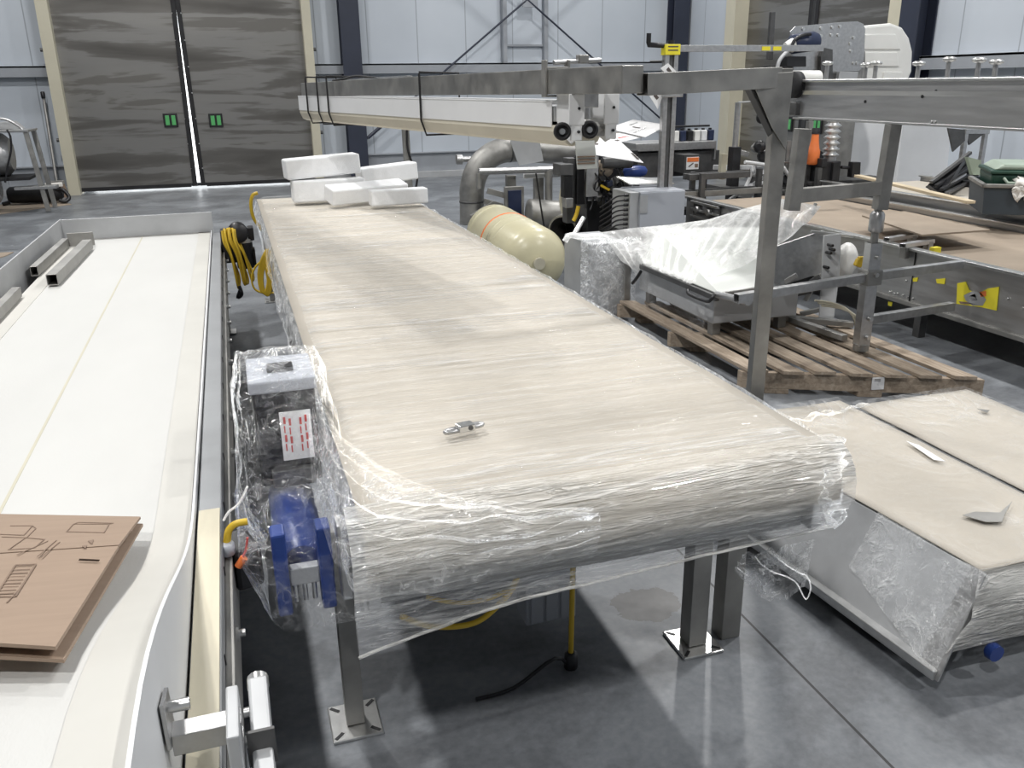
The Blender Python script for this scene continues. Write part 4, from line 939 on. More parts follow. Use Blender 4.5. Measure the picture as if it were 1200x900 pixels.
# ------------------------------------------------------------------ two low wrapped conveyor beds at the right front
def bed(x0, x1, y0, y1, zt, label, near):
    T = thing('wrapped_bed', label, 'conveyor', ((x0 + x1) / 2, (y0 + y1) / 2, 0), 'low wrapped beds at the right front')
    k_, o_ = (.09, .14) if near else (0, 0)
    def lx(y, z): return x0 - k_ * (y - y0) - o_ * (zt - z) / .31
    zb = .05
    MB().hexa([(lx(y0, .07), y0 + .02, .07), (lx(y0, .07) + .008, y0 + .02, .07), (lx(y1, .07) + .008, y1, .07), (lx(y1, .07), y1, .07),
               (lx(y0, zt), y0, zt - .01), (lx(y0, zt) + .008, y0, zt - .01), (lx(y1, zt) + .008, y1, zt - .01), (lx(y1, zt), y1, zt - .01)]).build('side_panel', 'galv', T, .002, label='bare grey side panel')
    MB().box(x1 - .008, x1, y0, y1, .07, zt - .01).build('side_panel', 'galv', T, .002)
    MB().box(x0 + .02, x1 - .01, y0 + .05, y1 - .02, .10, zt - .03).build('bed_core', 'steel_dull', T)
    MB().bar((lx(y0, zb), y0 - .04, .06), (lx(y1, zb), y1, .06), .036, .03).build('bottom_rail', 'steel_bright', T, .003)
    MB().box(x1 - .02, x1 + .012, y0 - .06, y1, .045, .075).build('bottom_rail', 'steel_bright', T, .003)
    MB().hexa([(lx(y0, zb) - .012, y0 - .055, zb), (lx(y0, zb) - .006, y0 - .055, zb), (lx(y0, zb) - .006, y0 + .03, zb), (lx(y0, zb) - .012, y0 + .03, zb),
               (x0 - .008, y0 - .02, zt - .004), (x0 - .002, y0 - .02, zt - .004), (x0 - .002, y0 + .03, zt - .004), (x0 - .008, y0 + .03, zt - .004)]).build('end_cheek', 'steel', T, .001)
    for yy in (y0 + .25, y1 - .25):
        for x in (lx(yy, .07) + .06, x1 - .06): MB().box(x - .04, x + .04, yy - .05, yy + .05, 0, .09).build('support_block', 'rubber', T, .004)
    def pap(s, t):
        y = lerp(y1, y0 - .005, t); x = lerp(lx(y, zt) - .003, x1 + .003, s)
        return (x, y, zt + .003 * nz((x * 4, y * 3, 0), 1.2, 1))
    MB().grid(pap, 14, 40).build('paper_cover', 'paper', T, solid=.004)
    MB().cyl((x0 + .03, y0 + .05, zt - .075), (x1 - .03, y0 + .05, zt - .075), .06, n=20).build('end_roller', 'hdpe', T)
    def tf(s, t):
        y = lerp(y1 + .03, y0, t); x = lerp(lx(y, zt) - .012, x1 + .012, s); return (x, y, zt + .008 + .005 * abs(nz((x * 3, y * 9, 0), 1, 6)))
    MB().grid(tf, 30, 80).build('top_film', 'film_thin', T)
    def ff(s, t):
        x = lerp(x0 - .012 - o_ * t * .8, x1 + .012, s); a = t * 2.0
        y = y0 + .0 - .035 * math.sin(min(a, 1.57)) - .02 * (1 - abs(1 - t * 2)); z = zt + .006 - t * (zt - .12)
        q = .012 * nz((x * 4, z * 12, 0), 1.4, 3); return (x, y - abs(q), z + q * .5)
    MB().grid(ff, 60, 30).build('front_film', 'film_roll', T)
    if near:
        def sf(s, t):
            y = lerp(y0 - .04, y0 + .38, s); z = lerp(zt + .004, .05 + .13 * s, t); q = .014 * nz((y * 9, z * 9, 0), 1.3, 2)
            return (lx(y, z) - .012 - abs(q) - .02 * (1 - s) * math.sin(t * 3), y, z)
        MB().grid(sf, 40, 30).build('side_film', 'film', T, label='crinkled film over the near corner')
        def sf2(s, t):
            y = lerp(y0 + .38, y1, s); z = lerp(zt + .004, .20 - .08 * math.sin(s * 6) ** 2, t); q = .006 * nz((y * 4, z * 9, 0), 1.3, 2)
            return (lx(y, z) - .008 - abs(q), y, z)
        MB().grid(sf2, 50, 12).build('side_film', 'film_thin', T)
        sh = P(1055, 747, y=y0 + .13); e = Vector((lx(sh.y, sh.z) + .02, sh.y + .005, sh.z + .01))
        k = MB().cyl(sh, e, .012, n=14).build('shaft', 'steel_bright', T, label='bright shaft end')
        MB().cyl(sh + (sh - e).normalized() * .001, sh, .005, n=8).build('shaft_hole', 'black', k)
        MB().lathe((x0 + .05, y0 - .03, .10), (0, -1, 0), [(0, .02), (.01, .028), (.03, .026)], 12).build('blue_cap', 'blue', T)
    return T
TB1 = bed(1.93, 2.435, 1.64, 2.93, .36, 'low bed covered with beige paper beside the wrapped table, near corner in torn film', True)
TB2 = bed(2.465, 3.06, 1.45, 2.86, .36, 'low paper-covered bed at the far right edge, beyond the narrow dark gap', False)
def patch(T, pts, m, name='torn_patch', z=.3745):
    MB().prism([P(u, v, z=z) for u, v in pts], (0, 0, .0015)).build(name, m, T)
patch(TB1, [(1128, 604), (1142, 600), (1172, 601), (1186, 588), (1178, 602), (1174, 612), (1155, 612)], 'steel_dull')
patch(TB1, [(1062, 517), (1077, 522), (1108, 541), (1094, 539)], 'white_paper', 'tape_strip')
patch(TB2, [(1145, 479), (1160, 481), (1156, 484)], 'steel_dull')
def loose(s, t):
    p = P(lerp(893, 985, s), lerp(440 + 14 * s, 505 - 22 * s, t), y=3.02 - .08 * t + .05 * s); q = .02 * nz((s * 5, t * 5, 0), 1.4, 3)
    return (p.x, 2.98 - .25 * t * (1 - s * .3) + q, lerp(.30, .385, t) + q)
MB().grid(loose, 24, 18).build('loose_film', 'film', TB1, label='loose film bunched at the far end')
# ------------------------------------------------------------------ pallet
T = thing('pallet', 'weathered wooden pallet with gaps between boards and a small white label', 'pallet', (3.2, 4.7, 0))
NL, NR = Vector((2.66, 4.02, 0)), Vector((3.80, 3.46, 0))
LB = 1.72; zp = .15
ex = (NR - NL); nb = 7
for k in range(nb):
    f = k / nb * 1.018
    a = NL + ex * (f + .008); b = NL + ex * (f + .098)
    r = random.Random(k); dy = r.uniform(-.012, .012)
    lift = r.uniform(-.003, .003)
    MB().prism([(a.x, a.y + dy - .03, zp - .022), (b.x, b.y + dy - .03, zp - .022), (b.x, b.y + LB, zp - .022 + lift), (a.x, a.y + LB, zp - .022 + lift)], (0, 0, .022)).build('deck_board', 'wood', T, .003)
u = ex.normalized()
for i, yo in enumerate((0, LB * .5, LB - .05)):
    a = NL + Vector((0, yo, 0)); MB().prism([a - u * .01 + Vector((0, 0, .03)), a + ex + u * .02 + Vector((0, 0, .03)), a + ex + u * .02 + Vector((0, .045, .03)), a - u * .01 + Vector((0, .045, .03))], (0, 0, zp - .054)).build('stringer', 'wood', T, .003)
for yo in (0, LB * .5, LB - .1):
    for f in (.1, .5, .88):
        a = NL + ex * f + Vector((0, yo, 0)); MB().prism([a, a + u * .13, a + u * .13 + Vector((0, .1, 0)), a + Vector((0, .1, 0))], (0, 0, .03)).build('foot_block', 'wood', T, .003)
lab = P(1016, 452, y=3.78); f = (lab.x - NL.x) / ex.x; c = NL + ex * f; nrm = Vector((u.y, -u.x, 0))
q = MB().prism([c - u * .033 + nrm * .002 + Vector((0, 0, .045)), c + u * .033 + nrm * .002 + Vector((0, 0, .052)), c + u * .03 + nrm * .002 + Vector((0, 0, .125)), c - u * .036 + nrm * .002 + Vector((0, 0, .118))], nrm * .0015).build('label', 'white_paper', T)
for k in range(2): MB().bar(c - u * .022 + nrm * .0045 + Vector((0, 0, .109 + .0 - k * .008)), c + u * .01 + nrm * .0045 + Vector((0, 0, .110 - k * .008)), .001, .003).build('label_text', 'ink', q)
# ------------------------------------------------------------------ leg stand on the pallet carrying the overhead conveyor
zs = zp + .001
B = Vector((3.50, 4.08, 0)); D = Vector((.988, .156, 0))
T = thing('leg_stand', 'stainless two-legged stand with long side arms standing on the pallet', 'stand', (B.x, B.y, zs))
MB().hollow((B.x, B.y, zs + .03), (B.x, B.y, .80), .072, .072, .004, up=(.16, 1, 0)).build('lower_leg', 'steel', T, .004)
MB().cyl((B.x, B.y, zs), (B.x, B.y, zs + .04), .045, n=16).build('foot', 'steel_dull', T)
MB().cyl((B.x, B.y, .79), (B.x, B.y, 1.02), .022, n=12).build('adjuster', 'steel_dull', T)
MB().lathe((B.x, B.y, .86), (0, 0, 1), [(0, .03), (.01, .042), (.10, .042), (.12, .03)], 12).build('adjuster_nut', 'steel', T)
MB().hollow((B.x + .01, B.y, .99), (B.x + .03, B.y, 1.455), .066, .066, .004, up=(.16, 1, 0)).build('upper_leg', 'steel_dull', T, .004)
L0 = B - D * .66
MB().hollow((L0.x, L0.y, 1.035), (L0.x + .02, L0.y, 1.455), .066, .066, .004, up=(.16, 1, 0)).build('upper_leg', 'steel_dull', T, .004)
a = L0 + Vector((0, 0, 1.11)); b = B + Vector((0, 0, 1.11)); MB().hollow(a, b, .05, .075, .004).build('cross_bar', 'steel_dull', T, .004)
for z, l, rr in ((.60, 1.0, .80), (.335, 0, .78)):
    if l: MB().hollow(B - D * l + Vector((0, 0, z - .01)), B - D * .03 + Vector((0, 0, z)), .045, .05, .004).build('side_arm', 'steel', T, .003)
    MB().hollow(B + D * .03 + Vector((0, 0, z)), B + D * rr + Vector((0, 0, z - .01)), .045, .05, .004).build('side_arm', 'steel', T, .003)
    w = MB().cyl(B + Vector((0, -.062, z + .02)), B + Vector((0, -.036, z + .02)), .014, n=10).build('bolt', 'steel_bright', T)
MB().box(B.x - .05, B.x + .05, B.y - .05, B.y + .05, .555, .645).build('clamp_block', 'steel_dull', T, .005)
for z in (.72, .24): MB().cyl(B + Vector((0, -.06, z)), B + Vector((0, -.034, z)), .013, n=10).build('bolt', 'steel_bright', T)
# overhead conveyor
xo = 3.535
p0 = P(937, 96, x=xo); p1 = P(1245, 94, x=xo); zb0 = 1.46
T = thing('overhead_conveyor', 'broad stainless conveyor beam at head height running off the right edge', 'conveyor', (xo, (p0.y + p1.y) / 2, 1.46))
yA, yB = p0.y, p1.y
MB().box(xo - .012, xo, yB, yA, 1.462, 1.69).build('side_plate', 'steel', T, .003)
MB().box(xo - .035, xo + .04, yB, yA, 1.68, 1.696).build('top_lip', 'steel_bright', T, .004)
MB().box(xo - .03, xo, yB, yA, 1.456, 1.47).build('bottom_lip', 'steel', T, .003)
MB().prism([(xo - .013, yB, 1.605), (xo - .013, yA, 1.605), (xo - .024, yA, 1.63), (xo - .024, yB, 1.63)], (.0, 0, .002)).build('fold_line', 'steel', T)
MB().box(xo + .0, xo + .5, yB, yA, 1.50, 1.64).build('bed', 'steel_dull', T, .003)
MB().box(xo + .5, xo + .512, yB, yA, 1.462, 1.69).build('side_plate', 'steel', T, .003)
e = P(941, 101, x=xo - .02)
MB().lathe((xo - .07, yA + .0, 1.665), (1, 0, 0), [(0, .04), (.004, .082), (.06, .082), (.064, .04)], 20).build('end_roller', 'rubber', T, label='black end roller')
MB().lathe((xo - .04, yA + .03, 1.70), (1, 0, 0), [(0, .03), (.004, .05), (.2, .05)], 20).build('end_drum', 'hdpe', T)
MB().box(xo - .045, xo + .0, yA - .05, yA + .09, 1.48, 1.56).build('bearing_block', 'steel_dark', T, .006)
for (u, v) in ((1092, 143), (1096, 143)): q = P(u, v, x=xo - .013); MB().cyl(q, q - Vector((.008, 0, 0)), .008, n=8).build('screw', 'steel_bright', T)
for (u, v) in ((1014, 119), (1081, 113), (1097, 107)): q = P(u, v, x=xo - .013); MB().cyl(q, q - Vector((.003, 0, 0)), .009, n=8).build('hole', 'black', T)
lbl = ['first', 'second', 'third', 'fourth', 'fifth', 'sixth', 'seventh']
for i, (u, vt) in enumerate(((970, 73), (1015, 75), (1027, 73), (1077, 73), (1113, 68), (1148, 69), (1168, 71))):
    q = P(u, vt, x=xo + (.02 if i % 2 else .04)); tp = q.z
    F_ = thing('levelling_foot', '%s upright bolt from the left standing head up along the overhead conveyor' % lbl[i], 'bolt', (q.x, q.y, 1.696), 'upright bolts along the overhead conveyor')
    MB().cyl((q.x, q.y, 1.697), (q.x, q.y, tp), .012, n=10).build('rod', 'steel', F_)
    MB().lathe((q.x, q.y, tp - .006), (0, 0, 1), [(-.012, .018), (-.004, .034), (.006, .034), (.012, .02)], 14).build('pad', 'steel_bright', F_)
# ------------------------------------------------------------------ wrapped stainless hopper unit behind the pallet
T = thing('wrapped_hopper', 'stainless hopper unit on the pallet with film pulled over its tilted grey lid', 'machine', (3.1, 5.2, zs))
MB().box(2.80, 3.42, 4.62, 5.68, .24, .40).build('body', 'galv', T, .006)
MB().grid(lambda q, t: (lerp(2.745, 2.735, t) - .02 * abs(nz((q * 7, t * 4, 0), 1.3, 3)), lerp(5.75, 4.5, q), lerp(.425, .17, t)), 40, 16).build('side_film', 'film_thin', T, label='clear film below the front bar')
for (x, y_) in ((2.86, 4.7), (3.35, 4.7), (2.86, 5.6), (3.35, 5.6)): MB().box(x - .03, x + .03, y_ - .03, y_ + .03, zs, .25).build('leg', 'steel_dull', T, .003)
bA, bB = Vector((2.75, 5.56, .438)), Vector((2.75, 4.50, .438))
MB().bar(bA, bB, .03, .035).build('front_bar', 'steel_dark', T, .004)
MB().tube([P(806, 340, x=2.72), P(808, 345, x=2.70), P(828, 353, x=2.70), P(834, 350, x=2.70), P(837, 345, x=2.72)], .011, 8, 3).build('handle', 'black', T)
MB().tube([P(751, 318, x=2.73), P(746, 326, x=2.72), P(741, 332, x=2.71)], .012, 8, 3).build('handle', 'black', T)
c0 = P(840, 347, x=2.75); c1 = P(905, 337, y=4.45); 
MB().bar(c0, c1, .02, .04).build('lid_edge', 'steel_dull', T, .004)
MB().cyl(P(840, 345, x=2.75), P(877, 354, y=4.12), .022, n=12).build('roller_arm', 'steel', T)
lid = [bA + Vector((.01, 0, .022)), bB + Vector((.01, 0, .022)), Vector((c1.x, c1.y, c1.z + .02)), P(905, 268, y=5.35), P(850, 267, y=5.75), P(770, 270, y=5.85)]
MB().prism(lid, (0, 0, .008)).build('lid', 'pale_lid', T, .002, label='tilted pale grey lid')
apex = P(962, 247, y=5.0)
sp = MB().prism([P(906, 290, y=4.95), P(966, 270, y=4.9), P(969, 318, y=4.85), P(906, 338, y=4.9)], (.0, .02, 0)).build('side_plate', 'steel', T, .003)
MB().bar(P(950, 271, y=4.9), P(1000, 277, y=4.78), .04, .016).build('side_rail', 'steel_bright', T, .003)
hp = MB().prism([P(966, 276, y=4.75), P(986, 274, y=4.70), P(984, 320, y=4.66), P(976, 384, y=4.6), P(960, 382, y=4.64)], (.0, .012, 0)).build('perforated_plate', 'galv', T, .002, label='pale plate with holes')
for (u, v) in ((976, 288), (978, 293), (974, 297), (971, 314)): q = P(u, v, y=4.66); MB().cyl(q, q + Vector((0, .05, 0)), .010, n=10).build('hole', 'black', hp)
for (u, v, du, dv, m) in ((920, 330, 14, -8, 'steel'), (930, 345, 20, -4, 'steel_dark'), (944, 352, 12, -22, 'galv'), (925, 352, 10, -14, 'black'), (938, 368, 26, -6, 'steel_dull'), (950, 330, 10, -6, 'steel_dark')):
    q = P(u, v, y=4.72); w = P(u + du, v + dv, y=4.68); MB().bar(q, w, .03, .03).build('linkage', m, T, .003)
for (u0, v0, u1, v1) in ((905, 366, 990, 396), (920, 372, 1000, 380)):
    MB().bar(P(u0, v0, z=.20), P(u1, v1, z=.18), .05, .035).build('base_rail', 'steel_dull', T, .003)
def bag(s, t):
    a = s * 2 * math.pi; c = P(992, 305, y=4.75); rr = math.sin(max(.02, min(3.12, t * math.pi))) * (1 + .15 * nz((math.cos(a), math.sin(a), t * 4), 2))
    return (c.x + .075 * rr * math.cos(a), c.y + .07 * rr * math.sin(a), c.z + .12 * math.cos(t * math.pi))
MB().grid(bag, 24, 16).build('plastic_bag', 'clay', T, label='white plastic bag')
g = P(1011, 305, y=4.5); MB().obox(g, (.085, .03, .05), ry=.1, rz=.2).obox(g + Vector((-.03, 0, -.015)), (.05, .034, .05), ry=.4).build('yellow_tape', 'yellow', T, .008)
for k in range(3): MB().tube([P(u + k * 4, v + k * 3, y=4.5) for u, v in ((955, 352), (975, 355), (992, 362), (1001, 374), (1003, 392), (1000, 398))], .007, 6, 5).build('cable', 'cream', T)
# clear wrapped box face on the left of it
MB().box(2.44, 2.74, 5.78, 6.3, .03, .58).build('crate_body', 'galv', T, .01)
MB().box(2.70, 2.75, 5.72, 5.78, .02, .50).build('corner_post', 'steel_dull', T, .003)
def cf(s, t):
    x = lerp(2.37, 2.80, s); q = .022 * nz((x * 7, t * 6, 0), 1.3, 4)
    return (x, 5.74 + q * .8 + .04 * (1 - s) ** 3, lerp(.62, .03, t) + q)
MB().grid(cf, 40, 40).build('box_film', 'film', T, label='crinkled clear film over the left end')
MB().tube([P(u, v, y=5.9) for u, v in ((662, 283), (668, 276), (682, 278), (700, 277), (712, 280))], .022, 7, 4).build('film_roll', 'film_pull', T)
MB().cyl(P(672, 276, y=6.0), P(684, 255, y=6.05), .018, n=10).build('lever', 'steel_bright', T)
# film sheets pulled tight from the apex down to the front bar
top = [P(704, 277, y=5.8), P(740, 272, y=5.85), P(785, 268, y=5.8), P(830, 262, y=5.5), P(870, 250, y=5.25), P(915, 238, y=5.1), P(962, 247, y=5.0)]
bot = [P(747, 330, x=2.74), P(752, 314, x=2.735), P(775, 324, x=2.735), P(798, 333, x=2.735), P(808, 338, x=2.735), P(870, 318, y=4.7), P(928, 282, y=4.75)]
def pull(s, t):
    a = poly_at(top, s); b = poly_at(bot, s); p = a.lerp(b, t)
    w = .016 * math.sin(s * 90 + 4 * nz((s * 6, t * 1.5, 0), 1)) * math.sin(t * 3.0) + .02 * nz((s * 12, t * 2, 0), 1.2, 5) * math.sin(t * 3.1)
    sag = -.035 * math.sin(t * math.pi)
    return (p.x, p.y - .3 * w, p.z + .03 + w + sag * (.4 if s < .3 else .1))
MB().grid(pull, 160, 30).build('pulled_film', 'film_pull', T, label='film pulled in tight ridges over the lid')
a = P(952, 252, y=5.02); MB().cyl(a, P(956, 238, y=5.02), .012, n=8).build('pin', 'steel', T)
# ------------------------------------------------------------------ long stainless conveyors at the right
def longconv(x0, x1, y0, y1, zt, zb, label, deck):
    T = thing('stainless_conveyor', label, 'conveyor', ((x0 + x1) / 2, (y0 + y1) / 2, 0), 'long stainless conveyors at the right')
    MB().box(x0, x0 + .008, y0, y1, zb, zt).build('side_panel', 'steel', T, .003)
    MB().box(x0 - .03, x0 + .04, y0, y1, zt, zt + .018).build('top_rail', 'steel_bright', T, .005)
    MB().box(x0 - .025, x0 + .03, y0, y1, zb - .025, zb + .005).build('bottom_rail', 'steel_dull', T, .003)
    MB().box(x1 - .04, x1 + .03, y0, y1, zt, zt + .018).build('top_rail', 'steel_bright', T, .005)
    MB().box(x1 - .008, x1, y0, y1, zb, zt).build('side_panel', 'steel', T, .003)
    MB().box(x0 + .04, x1 - .04, y0, y1, zt - .07, zt - .045).build('deck', deck, T)
    for yy in (y0 + .7, y0 + 2.0, y1 - .5):
        for x in (x0 + .05, x1 - .05): MB().box(x - .03, x + .03, yy - .03, yy + .03, 0, zb + .02).build('leg', 'steel_dark', T, .003)
    return T
T = longconv(4.37, 5.86, 2.6, 7.86, .585, .235, 'long stainless conveyor with a torn yellow sticker on its side, behind the pallet', 'tan_board')
def ys_(u, v): return P(u, v, x=4.367)
def st(pts, m, name): 
    MB().prism([ys_(u, v) for u, v in pts], (-.002, 0, 0)).build(name, m, T)
st([(1122, 332), (1132, 330), (1136, 340), (1146, 344), (1158, 338), (1171, 336), (1168, 364), (1150, 360), (1121, 356)], 'yellow_flag', 'torn_sticker')
def st2(pts, m): MB().prism([ys_(u, v) - Vector((.0025, 0, 0)) for u, v in pts], (-.001, 0, 0)).build('sticker_tear', m, T)
st2([(1130, 346), (1140, 341), (1150, 343), (1156, 351), (1152, 358), (1140, 358), (1132, 352)], 'galv'); st2([(1136, 347), (1143, 344), (1146, 352), (1139, 353)], 'ink')
st2([(1148, 342), (1156, 341), (1156, 347), (1150, 348)], 'orange'); st2([(1124, 353), (1134, 354), (1146, 357), (1126, 356)], 'ink_soft')
st([(1097, 327), (1108, 326), (1107, 333), (1098, 332)], 'yellow_flag', 'sticker_scrap'); st([(1070, 326), (1076, 325), (1075, 330), (1070, 330)], 'yellow_flag', 'sticker_scrap')
st([(1041, 353), (1046, 354), (1045, 359), (1041, 358)], 'yellow_flag', 'sticker_scrap'); st([(1038, 367), (1046, 368), (1045, 373), (1038, 372)], 'yellow_flag', 'sticker_scrap')
for (u, v) in ((1062, 329), (1181, 350), (1199, 361), (1043, 342), (1048, 344), (1052, 344), (1058, 346), (1064, 348), (1070, 350)): q = ys_(u, v); MB().cyl(q, q - Vector((.01, 0, 0)), .008, n=8).build('screw', 'steel_bright', T)
q = ys_(1070, 320); MB().box(4.364, 4.368, q.y - .003, q.y + .003, .24, .58).build('panel_joint', 'black', T)
# latch on the far-left end of that conveyor
q = ys_(829, 248); l = MB().box(4.345, 4.367, q.y - .24, q.y + .24, q.z - .09, q.z + .09).build('latch_plate', 'steel_dark', T, .004)
for dz in (-.07, .0, .07): MB().bar((4.33, q.y - .26, q.z + dz), (4.33, q.y + .26, q.z + dz), .02, .022).build('latch_bar', 'steel_bright', l, .003)
for dy in (-.12, .1): MB().cyl((4.33, q.y + dy, q.z + .01), (4.29, q.y + dy, q.z + .01), .03, n=12).build('latch_knob', 'steel', l)
q = ys_(857, 250); MB().cyl(q, q - Vector((.03, 0, 0)), .02, n=10).build('bolt', 'steel_bright', T)
# brackets on its deck
for (u, v) in ((1056, 278), (1075, 285)):
    q = P(u, v, z=.62); b = MB().hollow(q - Vector((.16, .04, 0)), q + Vector((.16, .04, 0)), .05, .03, .005).build('deck_bracket', 'steel', T, .003)
    MB().box(q.x - .14, q.x - .10, q.y - .05, q.y + .0, .53, q.z).build('bracket_foot', 'steel_dull', b)
    MB().box(q.x + .10, q.x + .14, q.y + .0, q.y + .05, .53, q.z).build('bracket_foot', 'steel_dull', b)
q = P(1096, 293, z=.6); MB().box(q.x - .03, q.x + .03, q.y - .02, q.y + .02, .58, .62).build('marker', 'yellow_flag', T)
# raised black strip and bent sheet lying on the deck
sh = tag(MB().prism([P(1010, 254, z=.66), P(1060, 249, z=.66), P(1160, 271, z=.66), P(1080, 277, z=.66)], (0, 0, .012)).build('brown_sheet', 'tan_board'), 'bent brown sheet lying across the long stainless conveyor', 'sheet')
T2 = longconv(6.0, 7.3, 3.4, 7.9, .66, .33, 'second long stainless conveyor parallel to and behind the one with the sticker', 'paper')
# pale lath of wood
a = P(1006, 206, y=6.9); b = P(1140, 236, y=5.35)
a.z = .82; b.z = .80
tag(MB().bar(P(1005, 206, z=.83), P(1138, 237, z=.83), .07, .022).build('lath', 'plank', None, .003), 'pale wooden lath lying across the conveyors at the right', 'plank')
# ------------------------------------------------------------------ drive unit with guard plate, right background
y = 8.5
Q = 8.5 / 6.6
def poly(T, pix, yy, th, name, m, bev=.003, label=None):
    return MB().prism([P(u, v, y=yy) for u, v in pix], (0, th, 0)).build(name, m, T, bev, label=label)
cx = P(990, 150, y=y).x
T = thing('drive_unit', 'tall machine with a grey bolted guard plate, dark motor and white moulded hood', 'machine', (cx, y, 0))
p = P(984, 205, y=y); q = P(1002, 60, y=y)
MB().box(cx - .06, cx + .15, y + .02, y + .16, 0, q.z + .1).build('column', 'steel_dull', T, .004)
MB().box(cx - .35, cx + .35, y - .2, y + .35, 0, .03).build('base_plate', 'steel_dark', T, .003)
g = poly(T, [(926, 37), (932, 31), (985, 26), (1005, 25), (1012, 28), (1014, 34), (1013, 62), (1011, 78), (1007, 83), (985, 84), (930, 84)], y - .02, .012, 'guard_plate', 'steel', .002, 'grey guard plate with bolts')
for (u, v) in ((941, 34), (962, 33), (975, 32), (984, 31), (962, 42), (974, 41), (982, 41), (1000, 44), (996, 51), (1000, 74), (1004, 74), (997, 60)):
    c = P(u, v, y=y - .02); MB().cyl(c, c - Vector((0, .014, 0)), .018, n=6).build('bolt', 'steel_bright', g)
poly(T, [(934, 84), (962, 84), (962, 96), (934, 96)], y - .05, .1, 'lower_plate', 'steel_dull')
poly(T, [(962, 66), (967, 56), (976, 58), (976, 96), (962, 96)], y - .08, .06, 'bracket', 'steel_dark')
poly(T, [(984, 84), (1006, 84), (1004, 96), (982, 96)], y - .06, .05, 'bracket', 'galv')
c = P(940, 52, y=y - .2); mm = MB().lathe(c - Vector((.13, 0, .0)), (1, 0, .12), [(0, .04), (.012, .097), (.26, .10), (.31, .078)], 18).build('motor', 'blue_dark', T)
MB().lathe(c - Vector((.22, .02, .02)), (1, 0, .12), [(0, .04), (.08, .07), (.09, .07)], 16).build('motor_cap', 'hdpe', mm)
MB().tube([P(u, v, y=y - .3) for u, v in ((928, 54), (932, 46), (942, 41), (950, 40))], .018, 7, 4).build('motor_cable', 'black', mm)
poly(T, [(922, 66), (945, 66), (945, 78), (922, 78)], y - .2, .15, 'gearbox', 'black', .006)
MB().tube([P(u, v, y=y - .3) for u, v in ((923, 60), (917, 66), (913, 72), (911, 80))], .02, 7, 4).build('hose', 'galv', T)
MB().box(P(903, 80, y=y).x, P(945, 80, y=y).x, y + .0, y + .14, P(903, 84, y=y).z, P(903, 76, y=y).z).build('support_arm', 'steel_dark', T, .004)
MB().box(P(940, 90, y=y).x, cx, y + .0, y + .14, P(940, 95, y=y).z, P(940, 86, y=y).z).build('support_arm', 'steel_dark', T, .004)
poly(T, [(904, 14), (909, 14), (906, 70), (900, 70)], y + .05, .04, 'rod', 'steel_dark')
# white moulded hood
yh = y + .12
h = poly(T, [(1012, 30), (1045, 27), (1058, 32), (1066, 44), (1070, 60), (1069, 84), (1064, 96), (1004, 96), (1008, 84)], yh, .2, 'moulded_hood', 'hdpe', .03, 'white moulded plastic hood')
for pix in ([(1014, 40), (1050, 40), (1056, 58), (1012, 58)], [(1012, 61), (1052, 61), (1054, 78), (1010, 78)], [(1036, 84), (1058, 84), (1057, 94), (1035, 94)]):
    poly(h, pix, yh - .018, .03, 'hood_rib', 'hdpe', .01)
poly(T, [(1000, 60), (1014, 60), (1014, 96), (1000, 96)], y + .05, .1, 'hood_bracket', 'steel_dull')
# silver corrugated hose and black blocks below the beam
c = P(973, 183, y=8.11); d = P(977, 142, y=8.11)
prof = []
L = (d - c).length
for k in range(25): prof.append((L * k / 24, .071 + .02 * math.sin(k * 1.57)))
MB().lathe(c, d - c, prof, 16).build('corrugated_hose', 'steel_bright', T)
MB().cyl(c - Vector((0, 0, .15)), c, .065, n=14).build('hose_clip', 'steel', T)
for (u0, u1, v0, v1, dy, m) in ((961, 986, 189, 214, 0, 'black'), (963, 970, 186, 196, -.03, 'rubber'), (975, 984, 190, 212, -.04, 'rubber')):
    a = P(u0, v1, y=7.98 + dy); b = P(u1, v0, y=7.98 + dy); MB().box(a.x, b.x, 7.98 + dy, 8.24 + dy, a.z, b.z).build('black_block', m, T, .006)
a = P(986, 196, y=7.98); b = P(1001, 197, y=7.98); MB().cyl(a, b, .018, n=8).build('shaft', 'black', T)
poly(T, [(1000, 190), (1009, 190), (1008, 208), (998, 208)], 7.92, .08, 'end_block', 'black', .005)
a = P(961, 214, y=7.98); MB().box(a.x - .05, a.x + 1.0, 8.05, 8.42, 0.60, a.z).build('machine_bed', 'steel_dark', T, .006)
for dx in (0, .9): MB().box(a.x + dx, a.x + dx + .07, 8.15, 8.25, 0, .61).build('leg', 'steel_dark', T)
# ------------------------------------------------------------------ dark filling machine with guide rods between post and stand
y = 8.4
x0 = P(930, 200, y=y).x
T = thing('filling_machine', 'black machine with handwheels, an orange bottle and white tube frame behind the gantry post', 'machine', (x0, y, 0))
a = P(886, 250, y=y); b = P(962, 214, y=y)
MB().box(a.x, b.x, y, y + .6, .12, a.z + .14).build('base', 'black', T, .01)
for dx in (.06, .6):
    for dy in (.05, .5): MB().box(a.x + dx, a.x + dx + .06, y + dy, y + dy + .06, 0, .13).build('foot', 'steel_dark', T)
r = random.Random(21)
for k in range(24):
    u = r.uniform(868, 962); v = r.uniform(170, 226); yy = y + r.uniform(-.1, .35)
    q = P(u, v, y=yy); mm = r.choice(['black', 'black', 'steel_dark', 'steel', 'rubber', 'steel_dull'])
    if k % 3 == 0: MB().lathe(q, (0, -1, .2), [(0, .02), (.005, .045), (.05, .045), (.06, .06), (.08, .055)], 12).build('handwheel', mm, T)
    else: MB().obox(q, (r.uniform(.06, .22), .08, r.uniform(.04, .12)), rz=r.uniform(-.4, .4), ry=r.uniform(-.4, .4)).build('fitting', mm, T, .004)
